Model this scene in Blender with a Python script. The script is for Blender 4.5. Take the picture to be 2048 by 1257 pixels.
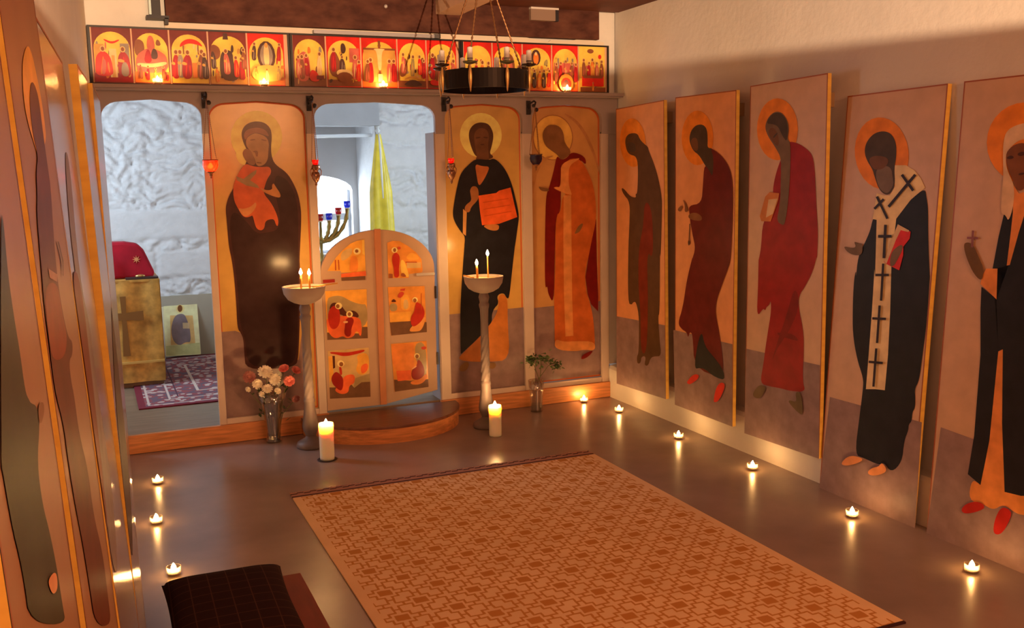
import bpy, bmesh, math, random
from mathutils import Vector, Matrix, noise
for o in list(bpy.data.objects): bpy.data.objects.remove(o)
random.seed(7)
sc = bpy.context.scene
COL = sc.collection
# ---------------------------------------------------------------- camera
RX = ((0.9173809036958713, -0.07268479467744211, 0.3913172602337452),
      (-0.39763736182104714, -0.12481785267998713, 0.9090132189007786),
      (-0.017228059035892043, -0.9895137312210758, -0.14340770448898732))   # world axes in (right, down, forward)
cam = bpy.data.cameras.new('camera'); camo = bpy.data.objects.new('camera', cam); COL.objects.link(camo)
m = Matrix([[RX[i][0], -RX[i][1], -RX[i][2], 0] for i in range(3)] + [[0, 0, 0, 1]])
camo.matrix_world = Matrix.Translation((-3.3286, -6.0013, 1.6)) @ m
cam.sensor_width = 36.0; cam.lens = 1940.844 / 2048 * 36.0; cam.clip_start = 0.03; cam.clip_end = 60
sc.camera = camo
# ---------------------------------------------------------------- light and exposure
sc.view_settings.view_transform = 'Standard'; sc.view_settings.look = 'None'
sc.view_settings.gamma = 1.0; sc.view_settings.exposure = 0.0; sc.view_settings.use_curve_mapping = False
w = bpy.data.worlds.new('world'); sc.world = w; w.use_nodes = True
w.node_tree.nodes['Background'].inputs[0].default_value = (0.75, 0.87, 1.0, 1)
w.node_tree.nodes['Background'].inputs[1].default_value = 4.0
def area(name, loc, target, size, power, color, size_y=None, spread=None):
    l = bpy.data.lights.new(name, 'AREA'); l.energy = power; l.color = color; l.size = size
    if size_y: l.shape = 'RECTANGLE'; l.size_y = size_y
    if spread: l.spread = math.radians(spread)
    o = bpy.data.objects.new(name, l); COL.objects.link(o); o.location = loc
    o.rotation_euler = (Vector(target) - Vector(loc)).to_track_quat('-Z', 'Y').to_euler(); return o
def point(name, loc, power, color, r):
    l = bpy.data.lights.new(name, 'POINT'); l.energy = power; l.color = color; l.shadow_soft_size = r
    o = bpy.data.objects.new(name, l); COL.objects.link(o); o.location = loc; return o
WARM = (1.0, 0.39, 0.16)
area('added_room_fill', (-1.2, -6.9, 2.55), (-1.4, -2.0, 0.7), 0.9, 112, WARM)                 # added warm fill for the room light from behind the camera
SPOT = (-2.9, -8.0, 1.830)                                                              # added unseen spotlight, placed to light the upper walls
sp_ = bpy.data.lights.new('added_spotlight_bulb', 'SPOT'); sp_.energy = 2100; sp_.color = (1.0, 0.64, 0.36); sp_.shadow_soft_size = 0.0018; sp_.spot_size = math.radians(76); sp_.spot_blend = 0.35
spo = bpy.data.objects.new('added_spotlight_bulb', sp_); COL.objects.link(spo); spo.location = SPOT
spo.rotation_euler = (Vector((-1.1, -1.0, 3.1)) - spo.location).to_track_quat('-Z', 'Y').to_euler()
area('added_sanctuary_fill', (0.15, 1.0, 1.75), (-3.4, 2.2, 1.2), 0.9, 30, (0.68, 0.85, 1.0), 1.3)   # added cool fill from the right; no side window is built
area('added_sanctuary_fill_left', (-4.3, 1.2, 1.8), (-1.0, 2.3, 1.2), 0.9, 44, (0.68, 0.85, 1.0), 1.3)  # added cool fill from the left, raking the right-hand stone
area('sanctuary_window_daylight', (-1.42, 3.52, 1.35), (-1.6, 0.5, 0.8), 0.8, 16, (0.80, 0.91, 1.0), 0.6)     # sky light in the arched window
FL = (1.0, 0.54, 0.19)                                                                  # colour of candle flames
T_EM, P_EM, S_EM = 300.0, 1000.0, 460.0                                                # radiance of tealight, pillar, taper flames
# ---------------------------------------------------------------- materials
MATS = {}
def mat(name, col, rough=0.6, spec=0.3, var=0.0, vscale=6.0, bump=0.0, bscale=40.0, metal=0.0, stretch=None, sss=0.0, coat=0.0, alpha=1.0, col2=None):
    if name in MATS: return MATS[name]
    m = bpy.data.materials.new(name); m.use_nodes = True; nt = m.node_tree; b = nt.nodes['Principled BSDF']
    b.inputs['Base Color'].default_value = (*col, 1); b.inputs['Roughness'].default_value = rough
    b.inputs['Specular IOR Level'].default_value = spec; b.inputs['Metallic'].default_value = metal
    if coat: b.inputs['Coat Weight'].default_value = coat; b.inputs['Coat Roughness'].default_value = 0.12
    if sss:
        b.inputs['Subsurface Weight'].default_value = sss; b.inputs['Subsurface Radius'].default_value = (1, .65, .4); b.inputs['Subsurface Scale'].default_value = 0.03
    if var or bump:
        tc = nt.nodes.new('ShaderNodeTexCoord'); mp = nt.nodes.new('ShaderNodeMapping')
        if stretch: mp.inputs['Scale'].default_value = stretch
        nt.links.new(tc.outputs['Object'], mp.inputs[0])
    if var:
        n = nt.nodes.new('ShaderNodeTexNoise'); n.inputs['Scale'].default_value = vscale; n.inputs['Detail'].default_value = 5
        nt.links.new(mp.outputs[0], n.inputs['Vector'])
        r = nt.nodes.new('ShaderNodeValToRGB'); r.color_ramp.elements[0].position = 0.3; r.color_ramp.elements[1].position = 0.7
        c2 = col2 or tuple(min(1, c * (1 + var)) for c in col)
        c1 = tuple(c * (1 - var) for c in col)
        if col2: c1 = col
        r.color_ramp.elements[0].color = (*c1, 1); r.color_ramp.elements[1].color = (*c2, 1)
        nt.links.new(n.outputs['Fac'], r.inputs[0]); nt.links.new(r.outputs[0], b.inputs['Base Color'])
    if bump:
        n2 = nt.nodes.new('ShaderNodeTexNoise'); n2.inputs['Scale'].default_value = bscale; n2.inputs['Detail'].default_value = 4
        nt.links.new(mp.outputs[0], n2.inputs['Vector'])
        bp = nt.nodes.new('ShaderNodeBump'); bp.inputs['Strength'].default_value = bump; bp.inputs['Distance'].default_value = 0.01
        nt.links.new(n2.outputs['Fac'], bp.inputs['Height']); nt.links.new(bp.outputs[0], b.inputs['Normal'])
    MATS[name] = m; return m
def emit(name, col, strength):
    if name in MATS: return MATS[name]
    m = bpy.data.materials.new(name); m.use_nodes = True; nt = m.node_tree; nt.nodes.remove(nt.nodes['Principled BSDF'])
    e = nt.nodes.new('ShaderNodeEmission'); e.inputs[0].default_value = (*col, 1); e.inputs[1].default_value = strength
    nt.links.new(e.outputs[0], nt.nodes['Material Output'].inputs[0]); MATS[name] = m; return m
def clear_glass(name, tint=(1, 1, 1), gloss=0.22, rough=0.04, haze=0.08):
    if name in MATS: return MATS[name]
    m = bpy.data.materials.new(name); m.use_nodes = True; nt = m.node_tree; nt.nodes.remove(nt.nodes['Principled BSDF'])
    t = nt.nodes.new('ShaderNodeBsdfTransparent'); t.inputs[0].default_value = (*tint, 1)
    g = nt.nodes.new('ShaderNodeBsdfGlossy'); g.inputs['Roughness'].default_value = rough
    d = nt.nodes.new('ShaderNodeBsdfTranslucent'); d.inputs[0].default_value = (*tint, 1)
    a = nt.nodes.new('ShaderNodeMixShader'); a.inputs[0].default_value = haze
    x = nt.nodes.new('ShaderNodeMixShader'); x.inputs[0].default_value = gloss
    nt.links.new(t.outputs[0], a.inputs[1]); nt.links.new(d.outputs[0], a.inputs[2])
    nt.links.new(a.outputs[0], x.inputs[1]); nt.links.new(g.outputs[0], x.inputs[2])
    nt.links.new(x.outputs[0], nt.nodes['Material Output'].inputs[0]); MATS[name] = m; return m
# ---------------------------------------------------------------- mesh building
class MB:
    def __init__(s): s.v = []; s.f = []; s.m = []; s.sm = []
    def add(s, vs, fs, mi=0, smooth=False):
        b = len(s.v); s.v += [tuple(v) for v in vs]
        for f in fs: s.f.append(tuple(b + i for i in f)); s.m.append(mi); s.sm.append(smooth)
        return s
    def box(s, x0, x1, y0, y1, z0, z1, mi=0):
        return s.add([(x, y, z) for x in (x0, x1) for y in (y0, y1) for z in (z0, z1)],
                     [(0, 1, 3, 2), (4, 6, 7, 5), (0, 4, 5, 1), (2, 3, 7, 6), (0, 2, 6, 4), (1, 5, 7, 3)], mi)
    def prism(s, poly, a, b, fn, mi=0, side=None):
        """poly of 2d points; fn(u, v, d) -> 3d; between depth a and b"""
        n = len(poly)
        vs = [fn(u, v, a) for u, v in poly] + [fn(u, v, b) for u, v in poly]
        base = len(s.v); s.v += [tuple(v) for v in vs]
        s.f.append(tuple(base + i for i in range(n))); s.m.append(mi); s.sm.append(False)
        s.f.append(tuple(base + n + i for i in reversed(range(n)))); s.m.append(mi); s.sm.append(False)
        for i in range(n):
            j = (i + 1) % n
            s.f.append((base + i, base + n + i, base + n + j, base + j)); s.m.append(mi if side is None else side); s.sm.append(False)
        return s
    def lathe(s, prof, c=(0, 0, 0), n=24, mi=0, rfn=None, cap=True, M=None):
        vs = []
        for r, z in prof:
            for k in range(n):
                a = 2 * math.pi * k / n; rr = r if rfn is None else rfn(r, a, z)
                p = Vector((rr * math.cos(a), rr * math.sin(a), z))
                if M is not None: p = M @ p
                vs.append((p.x + c[0], p.y + c[1], p.z + c[2]))
        fs = []
        for i in range(len(prof) - 1):
            for k in range(n):
                k2 = (k + 1) % n; fs.append((i * n + k, i * n + k2, (i + 1) * n + k2, (i + 1) * n + k))
        s.add(vs, fs, mi, True)
        if cap:
            b = len(s.v) - len(vs)
            if prof[0][0] > 1e-6: s.f.append(tuple(b + k for k in reversed(range(n)))); s.m.append(mi); s.sm.append(False)
            if prof[-1][0] > 1e-6: s.f.append(tuple(b + (len(prof) - 1) * n + k for k in range(n))); s.m.append(mi); s.sm.append(False)
        return s
    def tube(s, pts, r, n=8, mi=0):
        pts = [Vector(p) for p in pts]; vs = []; up = None
        for i, p in enumerate(pts):
            t = (pts[min(i + 1, len(pts) - 1)] - pts[max(i - 1, 0)]).normalized()
            if up is None:
                up = t.orthogonal().normalized()
            up = (up - t * up.dot(t)).normalized(); w = t.cross(up); rr = r[i] if isinstance(r, (list, tuple)) else r
            for k in range(n):
                a = 2 * math.pi * k / n; q = p + up * (rr * math.cos(a)) + w * (rr * math.sin(a)); vs.append(q[:])
        fs = [(i * n + k, i * n + (k + 1) % n, (i + 1) * n + (k + 1) % n, (i + 1) * n + k) for i in range(len(pts) - 1) for k in range(n)]
        fs += [tuple(reversed(range(n))), tuple((len(pts) - 1) * n + k for k in range(n))]
        return s.add(vs, fs, mi, True)
    def chain(s, a, b, r=0.003, step=0.012, mi=0):
        a = Vector(a); b = Vector(b); L = (b - a).length; n = max(2, int(L / step)); pts = []; rs = []
        for i in range(2 * n + 1):
            t = i / (2 * n); pts.append(a.lerp(b, t)); rs.append(r if i % 2 else r * 0.45)
        return s.tube(pts, rs, 6, mi)
    def ball(s, c, rx, ry=None, rz=None, n=12, mi=0):
        ry = ry or rx; rz = rz or rx; m_ = n // 2
        prof = [(math.sin(math.pi * i / m_), -math.cos(math.pi * i / m_)) for i in range(m_ + 1)]
        vs = []
        for r, z in prof:
            for k in range(n):
                a = 2 * math.pi * k / n; vs.append((c[0] + rx * r * math.cos(a), c[1] + ry * r * math.sin(a), c[2] + rz * z))
        fs = [(i * n + k, i * n + (k + 1) % n, (i + 1) * n + (k + 1) % n, (i + 1) * n + k) for i in range(m_) for k in range(n)]
        return s.add(vs, fs, mi, True)
    def build(s, name, mats, parent=None, loc=None, matrix=None, bevel=0, fix=True):
        me = bpy.data.meshes.new(name); me.from_pydata(s.v, [], s.f)
        if not isinstance(mats, (list, tuple)): mats = [mats]
        for x in mats: me.materials.append(x)
        me.polygons.foreach_set('material_index', s.m); me.polygons.foreach_set('use_smooth', s.sm)
        if fix:
            bm = bmesh.new(); bm.from_mesh(me); bmesh.ops.remove_doubles(bm, verts=bm.verts, dist=1e-6)
            bmesh.ops.recalc_face_normals(bm, faces=bm.faces); bm.to_mesh(me); bm.free()
        me.update()
        o = bpy.data.objects.new(name, me); COL.objects.link(o)
        if matrix is not None: o.matrix_world = matrix
        if loc is not None: o.location = loc
        if parent is not None: o.parent = parent
        if bevel:
            bv = o.modifiers.new('bevel', 'BEVEL'); bv.width = bevel; bv.segments = 2; bv.limit_method = 'ANGLE'
        return o
def tag(o, label=None, cat=None, group=None, kind=None):
    if label: o['label'] = label
    if cat: o['category'] = cat
    if group: o['group'] = group
    if kind: o['kind'] = kind
    return o
def thing(name, label, cat, loc=(0, 0, 0), group=None, matrix=None):
    o = bpy.data.objects.new(name, None); COL.objects.link(o); o.empty_display_size = 0.05
    if matrix is not None: o.matrix_world = matrix
    else: o.location = loc
    return tag(o, label, cat, group)
def struct(mb, name, mats, **k): return tag(mb.build(name, mats, **k), kind='structure')
def copy_tree(o, parent=None):
    c = o.copy(); COL.objects.link(c)
    if parent is not None: c.parent = parent
    for ch in [x for x in COL.objects if x.parent == o]: copy_tree(ch, c)
    return c
def chaikin(p, it=2):
    for _ in range(it):
        q = []
        for i in range(len(p)):
            a = p[i]; b = p[(i + 1) % len(p)]
            q += [(a[0] * .75 + b[0] * .25, a[1] * .75 + b[1] * .25), (a[0] * .25 + b[0] * .75, a[1] * .25 + b[1] * .75)]
        p = q
    return p
# colours of the painters' palette (their own colour, under white light)
PAL = dict(
 ground=(.30, .20, .19), halo=(1.0, .82, .26), halo2=(.95, .55, .13), halo_rim=(.45, .20, .08), halo_o=(.88, .27, .03), maroon_robe=(.075, .030, .028), dark_robe=(.045, .022, .022),
 veil_fold=(.26, .11, .07), face=(.42, .25, .12), face_dark=(.27, .14, .08), face_shade=(.22, .11, .06), orange_cloth=(.62, .13, .05), amber_cloth=(.62, .26, .10),
 olive_cloth=(.33, .23, .12), skin_tan=(.55, .24, .09), hair=(.10, .045, .025), hair2=(.075, .05, .032), face_dark2=(.17, .075, .035), amber_robe=(.58, .20, .04), black_robe=(.018, .017, .022), black_robe2=(.03, .03, .03),
 orange_cloth2=(.50, .16, .05), hand_tan=(.36, .14, .05), hand_tan2=(.52, .20, .06), amber_dim=(.60, .30, .10), book_red=(.80, .13, .03), book_line=(.62, .09, .02), foot_ochre=(.28, .15, .06),
 wing_line=(.55, .26, .10), crimson=(.20, .012, .010), orange_robe=(.62, .15, .03), peach=(.80, .33, .10), olive_dark=(.27, .14, .05), head_brown=(.25, .12, .05),
 brown_robe=(.11, .055, .025), rust_robe=(.20, .03, .012), wine_robe=(.15, .018, .014), tan_brown=(.25, .11, .05), tan_brown2=(.19, .12, .07), chain_dark=(.10, .05, .03), scarlet=(.72, .04, .02), scarlet_dk=(.45, .02, .015),
 crimson2=(.33, .014, .012), crimson_dk=(.22, .012, .010), book_orange=(.62, .22, .06), page=(.72, .52, .30), foot_olive=(.17, .12, .06), cream=(.88, .68, .38), grey_beard=(.20, .14, .10), book_scarlet=(.70, .03, .03),
 dark_cross=(.035, .022, .03), foot_orange=(.75, .30, .12), tunic=(.80, .30, .08), scarf=(.72, .52, .34), face_brown=(.22, .08, .03), face_dk3=(.08, .03, .015), hand_brown=(.17, .09, .03), mauve=(.30, .12, .14),
 dusk_robe=(.09, .06, .06), grey_robe=(.26, .22, .24), halo_gold=(.80, .42, .08), wine2=(.13, .025, .014), rust_bright=(.27, .04, .012), cuff=(.42, .20, .12), forest_robe=(.035, .036, .022),
 amber_bg=(.90, .42, .07), amber_d=(.80, .32, .06), amber_hot=(.90, .38, .10), buff=(.66, .44, .18), gold_hi=(1.0, .60, .12), rust_l=(.50, .10, .03), orange_fig=(.85, .28, .05), halo_s=(1.0, .75, .32), brown_s=(.30, .12, .04),
 orange_hot=(.85, .16, .05), brown_d=(.18, .09, .05), olive_g=(.42, .30, .14), brown_k=(.10, .03, .02), red_fig=(.52, .035, .02), red_dk=(.32, .02, .015), peach_s=(.95, .50, .22), brown_r=(.40, .12, .05), red_s=(.60, .07, .04), orange_dim=(.80, .26, .06),
 pale_gold=(.95, .86, .48), orange_pale=(.80, .52, .20), olive_pale=(.62, .64, .30), grey_fig=(.26, .20, .22),
 f_gold=(.95, .62, .10), f_red=(.75, .03, .02), f_maroon=(.22, .035, .03), f_brown=(.28, .09, .04), f_dark=(.09, .04, .035), f_orange=(.80, .22, .04), f_rose=(.62, .14, .10), f_cream=(.85, .60, .28), f_grey=(.33, .25, .20), f_crim=(.42, .02, .03), f_ochre=(.70, .36, .08), f_olive=(.35, .26, .10))
def paint(c, rough=None):
    return mat('paint_' + c + ('_satin' if rough else ''), PAL[c], rough=rough or 0.22, spec=0.12 if rough else 0.2, var=0.18, vscale=12)
def painting(name, layers, parent=None, matrix=None, z0=0.0008, dz=0.0005, rough=None):
    mb = MB(); names = []
    for k, (c, smooth, pts) in enumerate(layers):
        if c not in names: names.append(c)
        p = chaikin(pts, 2) if smooth else pts
        mb.add([(u, v, z0 + dz * k) for u, v in p], [tuple(range(len(p)))], names.index(c))
    return mb.build(name, [paint(c, rough) for c in names], parent=parent, matrix=matrix, fix=False)
def frame_matrix(O, U, V):
    U = Vector(U); V = Vector(V); N = U.cross(V)
    return Matrix(((U.x, V.x, N.x, O[0]), (U.y, V.y, N.y, O[1]), (U.z, V.z, N.z, O[2]), (0, 0, 0, 1)))
ident = lambda u, v, d: (u, v, d)
PANELS = {
 'virgin': dict(O=[-2.665,0.022,0.14], U=[1.0,0.0,0.0], V=[0.0,0.0,1.0], out=[(0,0),(0.585,0),(0.585,1.92),(0,1.92)], layers=[
  ('ground',0,[(-0.0067,0.5405),(0.0932,0.5417),(0.1424,0.5191),(0.1483,0.357),(0.3512,0.2907),(0.4677,0.3274),(0.4801,0.39),(0.4987,0.5154),(0.5457,0.5179),(0.5485,-0.029),(-0.0087,0.001)]),
  ('halo',0,[(0.4363,1.703),(0.4307,1.6682),(0.4176,1.6351),(0.3977,1.6055),(0.3721,1.581),(0.3422,1.5626),(0.3093,1.5514),(0.2754,1.5479),(0.2419,1.5522),(0.2108,1.564),(0.1834,1.5827),(0.1612,1.6074),(0.1451,1.6367),(0.136,1.6692),(0.1342,1.7034),(0.1399,1.7374),(0.1527,1.7698),(0.172,1.7989),(0.1969,1.8233),(0.2261,1.8417),(0.2584,1.8533),(0.292,1.8575),(0.3254,1.8539),(0.3569,1.8428),(0.3848,1.8246),(0.4077,1.8001),(0.4245,1.7707),(0.4342,1.7378)]),
  ('halo',0,[(0.2781,1.5985),(0.2758,1.5843),(0.2706,1.5708),(0.2628,1.5588),(0.2527,1.5488),(0.2409,1.5414),(0.228,1.5368),(0.2146,1.5354),(0.2014,1.5371),(0.1891,1.542),(0.1782,1.5497),(0.1694,1.5598),(0.163,1.5719),(0.1593,1.5854),(0.1586,1.5994),(0.1609,1.6135),(0.166,1.6268),(0.1738,1.6388),(0.1837,1.6487),(0.1954,1.6562),(0.2083,1.6608),(0.2216,1.6624),(0.2348,1.6607),(0.2472,1.656),(0.2581,1.6484),(0.2671,1.6382),(0.2736,1.6261),(0.2773,1.6127)]),
  ('maroon_robe',1,[(0.1942,1.7187),(0.2103,1.761),(0.2422,1.7864),(0.2887,1.7959),(0.3346,1.7884),(0.3679,1.7575),(0.3756,1.7109),(0.3657,1.6407),(0.3668,1.586),(0.3839,1.5387),(0.4524,1.4905),(0.489,1.4264),(0.5139,1.3621),(0.5264,1.2897),(0.5286,1.2172),(0.5163,1.0804),(0.5037,0.9534),(0.5051,0.9169),(0.4897,0.5992),(0.478,0.4593),(0.4632,0.319),(0.4452,0.2953),(0.3803,0.2812),(0.1437,0.2941),(0.1399,0.3987),(0.1401,0.4876),(0.1254,0.5283),(0.1079,0.5542),(0.1104,0.7153),(0.1063,0.89),(0.0978,0.9867),(0.0892,1.0354),(0.0852,1.0987),(0.0828,1.2165),(0.0804,1.279),(0.0904,1.3216),(0.108,1.364),(0.1288,1.3946),(0.1726,1.4948),(0.2091,1.5331),(0.2325,1.6105),(0.2083,1.657)]),
  ('dark_robe',1,[(0.3732,1.4839),(0.4504,1.451),(0.4943,1.3705),(0.512,1.2419),(0.494,0.9539),(0.4798,0.5999),(0.4568,0.3297),(0.3808,0.2913),(0.154,0.308),(0.1515,0.4867),(0.1257,0.5675),(0.1245,0.7143),(0.1202,0.8892),(0.1005,1.098),(0.0996,1.2159),(0.1293,1.2697),(0.1948,1.2047),(0.2525,1.1234),(0.3076,1.1291),(0.3872,1.142),(0.4004,1.2455),(0.3808,1.3256)]),
  ('veil_fold',1,[(0.2075,1.711),(0.2247,1.7456),(0.2868,1.7612),(0.3401,1.7458),(0.3612,1.7031),(0.3383,1.7109),(0.2852,1.7303),(0.2342,1.711),(0.2172,1.6801)]),
  ('face',1,[(0.2219,1.6956),(0.2576,1.7187),(0.285,1.7264),(0.3381,1.707),(0.3557,1.672),(0.3489,1.6174),(0.3421,1.5627),(0.3133,1.5318),(0.2743,1.5284),(0.2655,1.5791),(0.2445,1.6181),(0.2194,1.6492)]),
  ('face_dark',1,[(0.1939,1.603),(0.2068,1.63),(0.2262,1.6353),(0.2483,1.6181),(0.2631,1.5791),(0.2711,1.5401),(0.2398,1.5327),(0.2108,1.5641)]),
  ('face_shade',1,[(0.2522,1.6181),(0.2873,1.6256),(0.2867,1.5867),(0.2736,1.5868),(0.271,1.6102)]),
  ('face_shade',1,[(0.3101,1.6915),(0.3407,1.6837),(0.3403,1.6759),(0.3097,1.6838)]),
  ('face_shade',1,[(0.2445,1.6878),(0.2754,1.6916),(0.275,1.6838),(0.2456,1.6801)]),
  ('face_shade',1,[(0.2719,1.5557),(0.3065,1.5514),(0.3046,1.5436),(0.2754,1.5479)]),
  ('orange_cloth',1,[(0.21,1.5486),(0.173,1.5026),(0.149,1.4564),(0.1297,1.4101),(0.1291,1.3323),(0.1493,1.2848),(0.1735,1.237),(0.1959,1.2244),(0.2234,1.2314),(0.2354,1.2389),(0.2442,1.1872),(0.2542,1.1551),(0.2808,1.1421),(0.3012,1.1573),(0.3074,1.2008),(0.3434,1.2115),(0.3628,1.2068),(0.3693,1.1787),(0.3803,1.1623),(0.3877,1.198),(0.3767,1.2462),(0.3485,1.3106),(0.3045,1.3671),(0.3144,1.4062),(0.3325,1.4531),(0.3619,1.4919),(0.352,1.5274),(0.3051,1.5241),(0.2512,1.5287)]),
  ('amber_cloth',1,[(0.1493,1.2848),(0.1834,1.2759),(0.2304,1.2903),(0.2592,1.321),(0.2614,1.2894),(0.2322,1.2508),(0.1961,1.2283),(0.1737,1.2409)]),
  ('olive_cloth',0,[(0.1522,1.4718),(0.1933,1.4556),(0.2334,1.4861),(0.2733,1.5089),(0.2681,1.4855),(0.2313,1.4471),(0.2759,1.4149),(0.2828,1.3975),(0.2065,1.4163),(0.1532,1.4485)]),
  ('skin_tan',1,[(0.2833,1.4069),(0.321,1.384),(0.3604,1.3879),(0.3578,1.4132),(0.3688,1.4288),(0.3809,1.4048),(0.4065,1.3646),(0.4066,1.3368),(0.3661,1.3458),(0.3049,1.3749)]),
 ]),
 'christ': dict(O=[-1.21,0.022,0.13], U=[1.0,0.0,0.0], V=[0.0,0.0,1.0], out=[(0,0),(0.565,0),(0.565,1.9300000000000002),(0,1.9300000000000002)], layers=[
  ('ground',0,[(-0.0022,0.5497),(0.5648,0.5599),(0.5857,-0.0029),(-0.008,-0.0267)]),
  ('halo',0,[(0.4226,1.7223),(0.4181,1.6898),(0.4063,1.659),(0.3878,1.6315),(0.3635,1.6085),(0.3347,1.5914),(0.3029,1.5809),(0.2697,1.5775),(0.2368,1.5815),(0.2058,1.5925),(0.1783,1.6099),(0.1557,1.6329),(0.139,1.6602),(0.129,1.6906),(0.1262,1.7224),(0.1307,1.7543),(0.1423,1.7845),(0.1604,1.8116),(0.1841,1.8344),(0.2122,1.8516),(0.2435,1.8624),(0.2764,1.8663),(0.3093,1.863),(0.3405,1.8526),(0.3684,1.8356),(0.3916,1.8128),(0.409,1.7854),(0.4195,1.7547)]),
  ('hair',1,[(0.1864,1.7181),(0.1951,1.7615),(0.2291,1.7964),(0.277,1.8071),(0.3294,1.7968),(0.3573,1.7531),(0.3631,1.7091),(0.3483,1.6475),(0.3318,1.6035),(0.3586,1.5873),(0.3534,1.5723),(0.3145,1.5639),(0.2524,1.5777),(0.2242,1.5955),(0.1991,1.657)]),
  ('face_dark2',1,[(0.2227,1.7267),(0.2473,1.7616),(0.2809,1.7704),(0.3189,1.7574),(0.3324,1.7179),(0.3216,1.6652),(0.3289,1.5593),(0.3185,1.524),(0.2416,1.525),(0.2331,1.5691),(0.2431,1.5866),(0.2303,1.6481)]),
  ('hair',1,[(0.2365,1.7093),(0.27,1.7136),(0.2698,1.704),(0.2362,1.6988)]),
  ('hair',1,[(0.2891,1.7136),(0.3227,1.7109),(0.3224,1.7004),(0.2889,1.7039)]),
  ('hair',1,[(0.2689,1.6654),(0.2928,1.6671),(0.2946,1.6583),(0.2686,1.6567)]),
  ('amber_robe',1,[(0.4136,0.6624),(0.4422,0.6278),(0.439,0.4638),(0.4518,0.2031),(0.2985,0.203),(0.137,0.2214),(0.0748,0.2435),(0.0984,0.2739),(0.233,0.3819),(0.3041,0.4524),(0.3763,0.556),(0.3725,0.6542)]),
  ('black_robe',1,[(0.2331,1.5691),(0.1944,1.5432),(0.1265,1.4827),(0.1008,1.4042),(0.0741,1.2904),(0.0604,1.2026),(0.0797,1.1488),(0.1162,1.094),(0.1459,1.0616),(0.1375,0.9948),(0.1402,1.0092),(0.1257,0.8831),(0.1103,0.7247),(0.099,0.5973),(0.0939,0.4042),(0.0927,0.2744),(0.0985,0.2793),(0.233,0.3819),(0.2983,0.4529),(0.3244,0.4781),(0.3232,0.5272),(0.3415,0.5694),(0.3772,0.5995),(0.3608,0.6549),(0.4138,0.6732),(0.4364,0.6282),(0.4541,0.6325),(0.4748,0.789),(0.4883,0.8857),(0.5019,0.9822),(0.5041,0.9872),(0.5264,1.1144),(0.5377,1.1869),(0.5194,1.2782),(0.487,1.4053),(0.4444,1.4957),(0.3966,1.5497),(0.3582,1.5723),(0.3289,1.5593)]),
  ('orange_cloth2',1,[(0.2247,1.5384),(0.2353,1.4634),(0.2479,1.3879),(0.2775,1.4183),(0.3125,1.4754),(0.33,1.5195),(0.275,1.5202)]),
  ('hand_tan',1,[(0.1852,1.3671),(0.202,1.3915),(0.2288,1.391),(0.2456,1.3702),(0.2482,1.3213),(0.2361,1.2949),(0.189,1.2535),(0.1815,1.2208),(0.1529,1.2217),(0.1439,1.2442),(0.1541,1.2705),(0.1958,1.296),(0.191,1.3316)]),
  ('amber_dim',0,[(0.1344,1.2445),(0.1595,1.2215),(0.1499,1.0677),(0.1283,1.0828)]),
  ('book_red',0,[(0.2446,1.3285),(0.3728,1.3432),(0.3926,1.358),(0.4766,1.3768),(0.5225,1.1783),(0.388,1.1376),(0.266,1.133),(0.2536,1.223)]),
  ('hand_tan2',1,[(0.266,1.133),(0.3881,1.1394),(0.3872,1.0969),(0.3478,1.0921),(0.3042,1.1046)]),
  ('book_line',0,[(0.2744,1.2849),(0.4604,1.3069),(0.4613,1.3015),(0.2752,1.2796)]),
  ('book_line',0,[(0.2782,1.2402),(0.4695,1.2633),(0.4703,1.2579),(0.279,1.2348)]),
  ('book_line',0,[(0.282,1.1953),(0.4785,1.2205),(0.4794,1.2151),(0.2828,1.1899)]),
  ('foot_ochre',1,[(0.0766,0.1835),(0.1083,0.2186),(0.1427,0.2209),(0.1502,0.1983),(0.1297,0.1598),(0.0839,0.1577)]),
  ('foot_ochre',1,[(0.2903,0.2016),(0.3394,0.1992),(0.347,0.1686),(0.3208,0.1523),(0.2953,0.1625)]),
 ]),
 'angel': dict(O=[-0.59,0.022,0.15], U=[1.0,0.0,0.0], V=[0.0,0.0,1.0], out=[(0,0),(0.5419999999999999,0),(0.5419999999999999,1.9),(0,1.9)], layers=[
  ('ground',0,[(-0.0026,0.5292),(0.548,0.5439),(0.566,0.0135),(-0.007,0.0098)]),
  ('wing_line',1,[(0.2698,1.8514),(0.3623,1.8067),(0.4451,1.7065),(0.5076,1.568),(0.5495,1.4186),(0.5388,1.4188),(0.4864,1.5682),(0.424,1.6974),(0.3517,1.7885),(0.2696,1.8378)]),
  ('halo_rim',0,[(0.3311,1.6865),(0.3269,1.6522),(0.3152,1.6196),(0.2965,1.5904),(0.2718,1.5662),(0.2425,1.5481),(0.21,1.537),(0.176,1.5335),(0.1423,1.5377),(0.1104,1.5493),(0.0821,1.5678),(0.0587,1.5921),(0.0413,1.6211),(0.0307,1.6532),(0.0275,1.6869),(0.0317,1.7206),(0.0433,1.7526),(0.0615,1.7813),(0.0855,1.8053),(0.1142,1.8235),(0.1462,1.8349),(0.1798,1.839),(0.2135,1.8354),(0.2456,1.8244),(0.2744,1.8064),(0.2984,1.7823),(0.3164,1.7532),(0.3275,1.7208)]),
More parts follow.
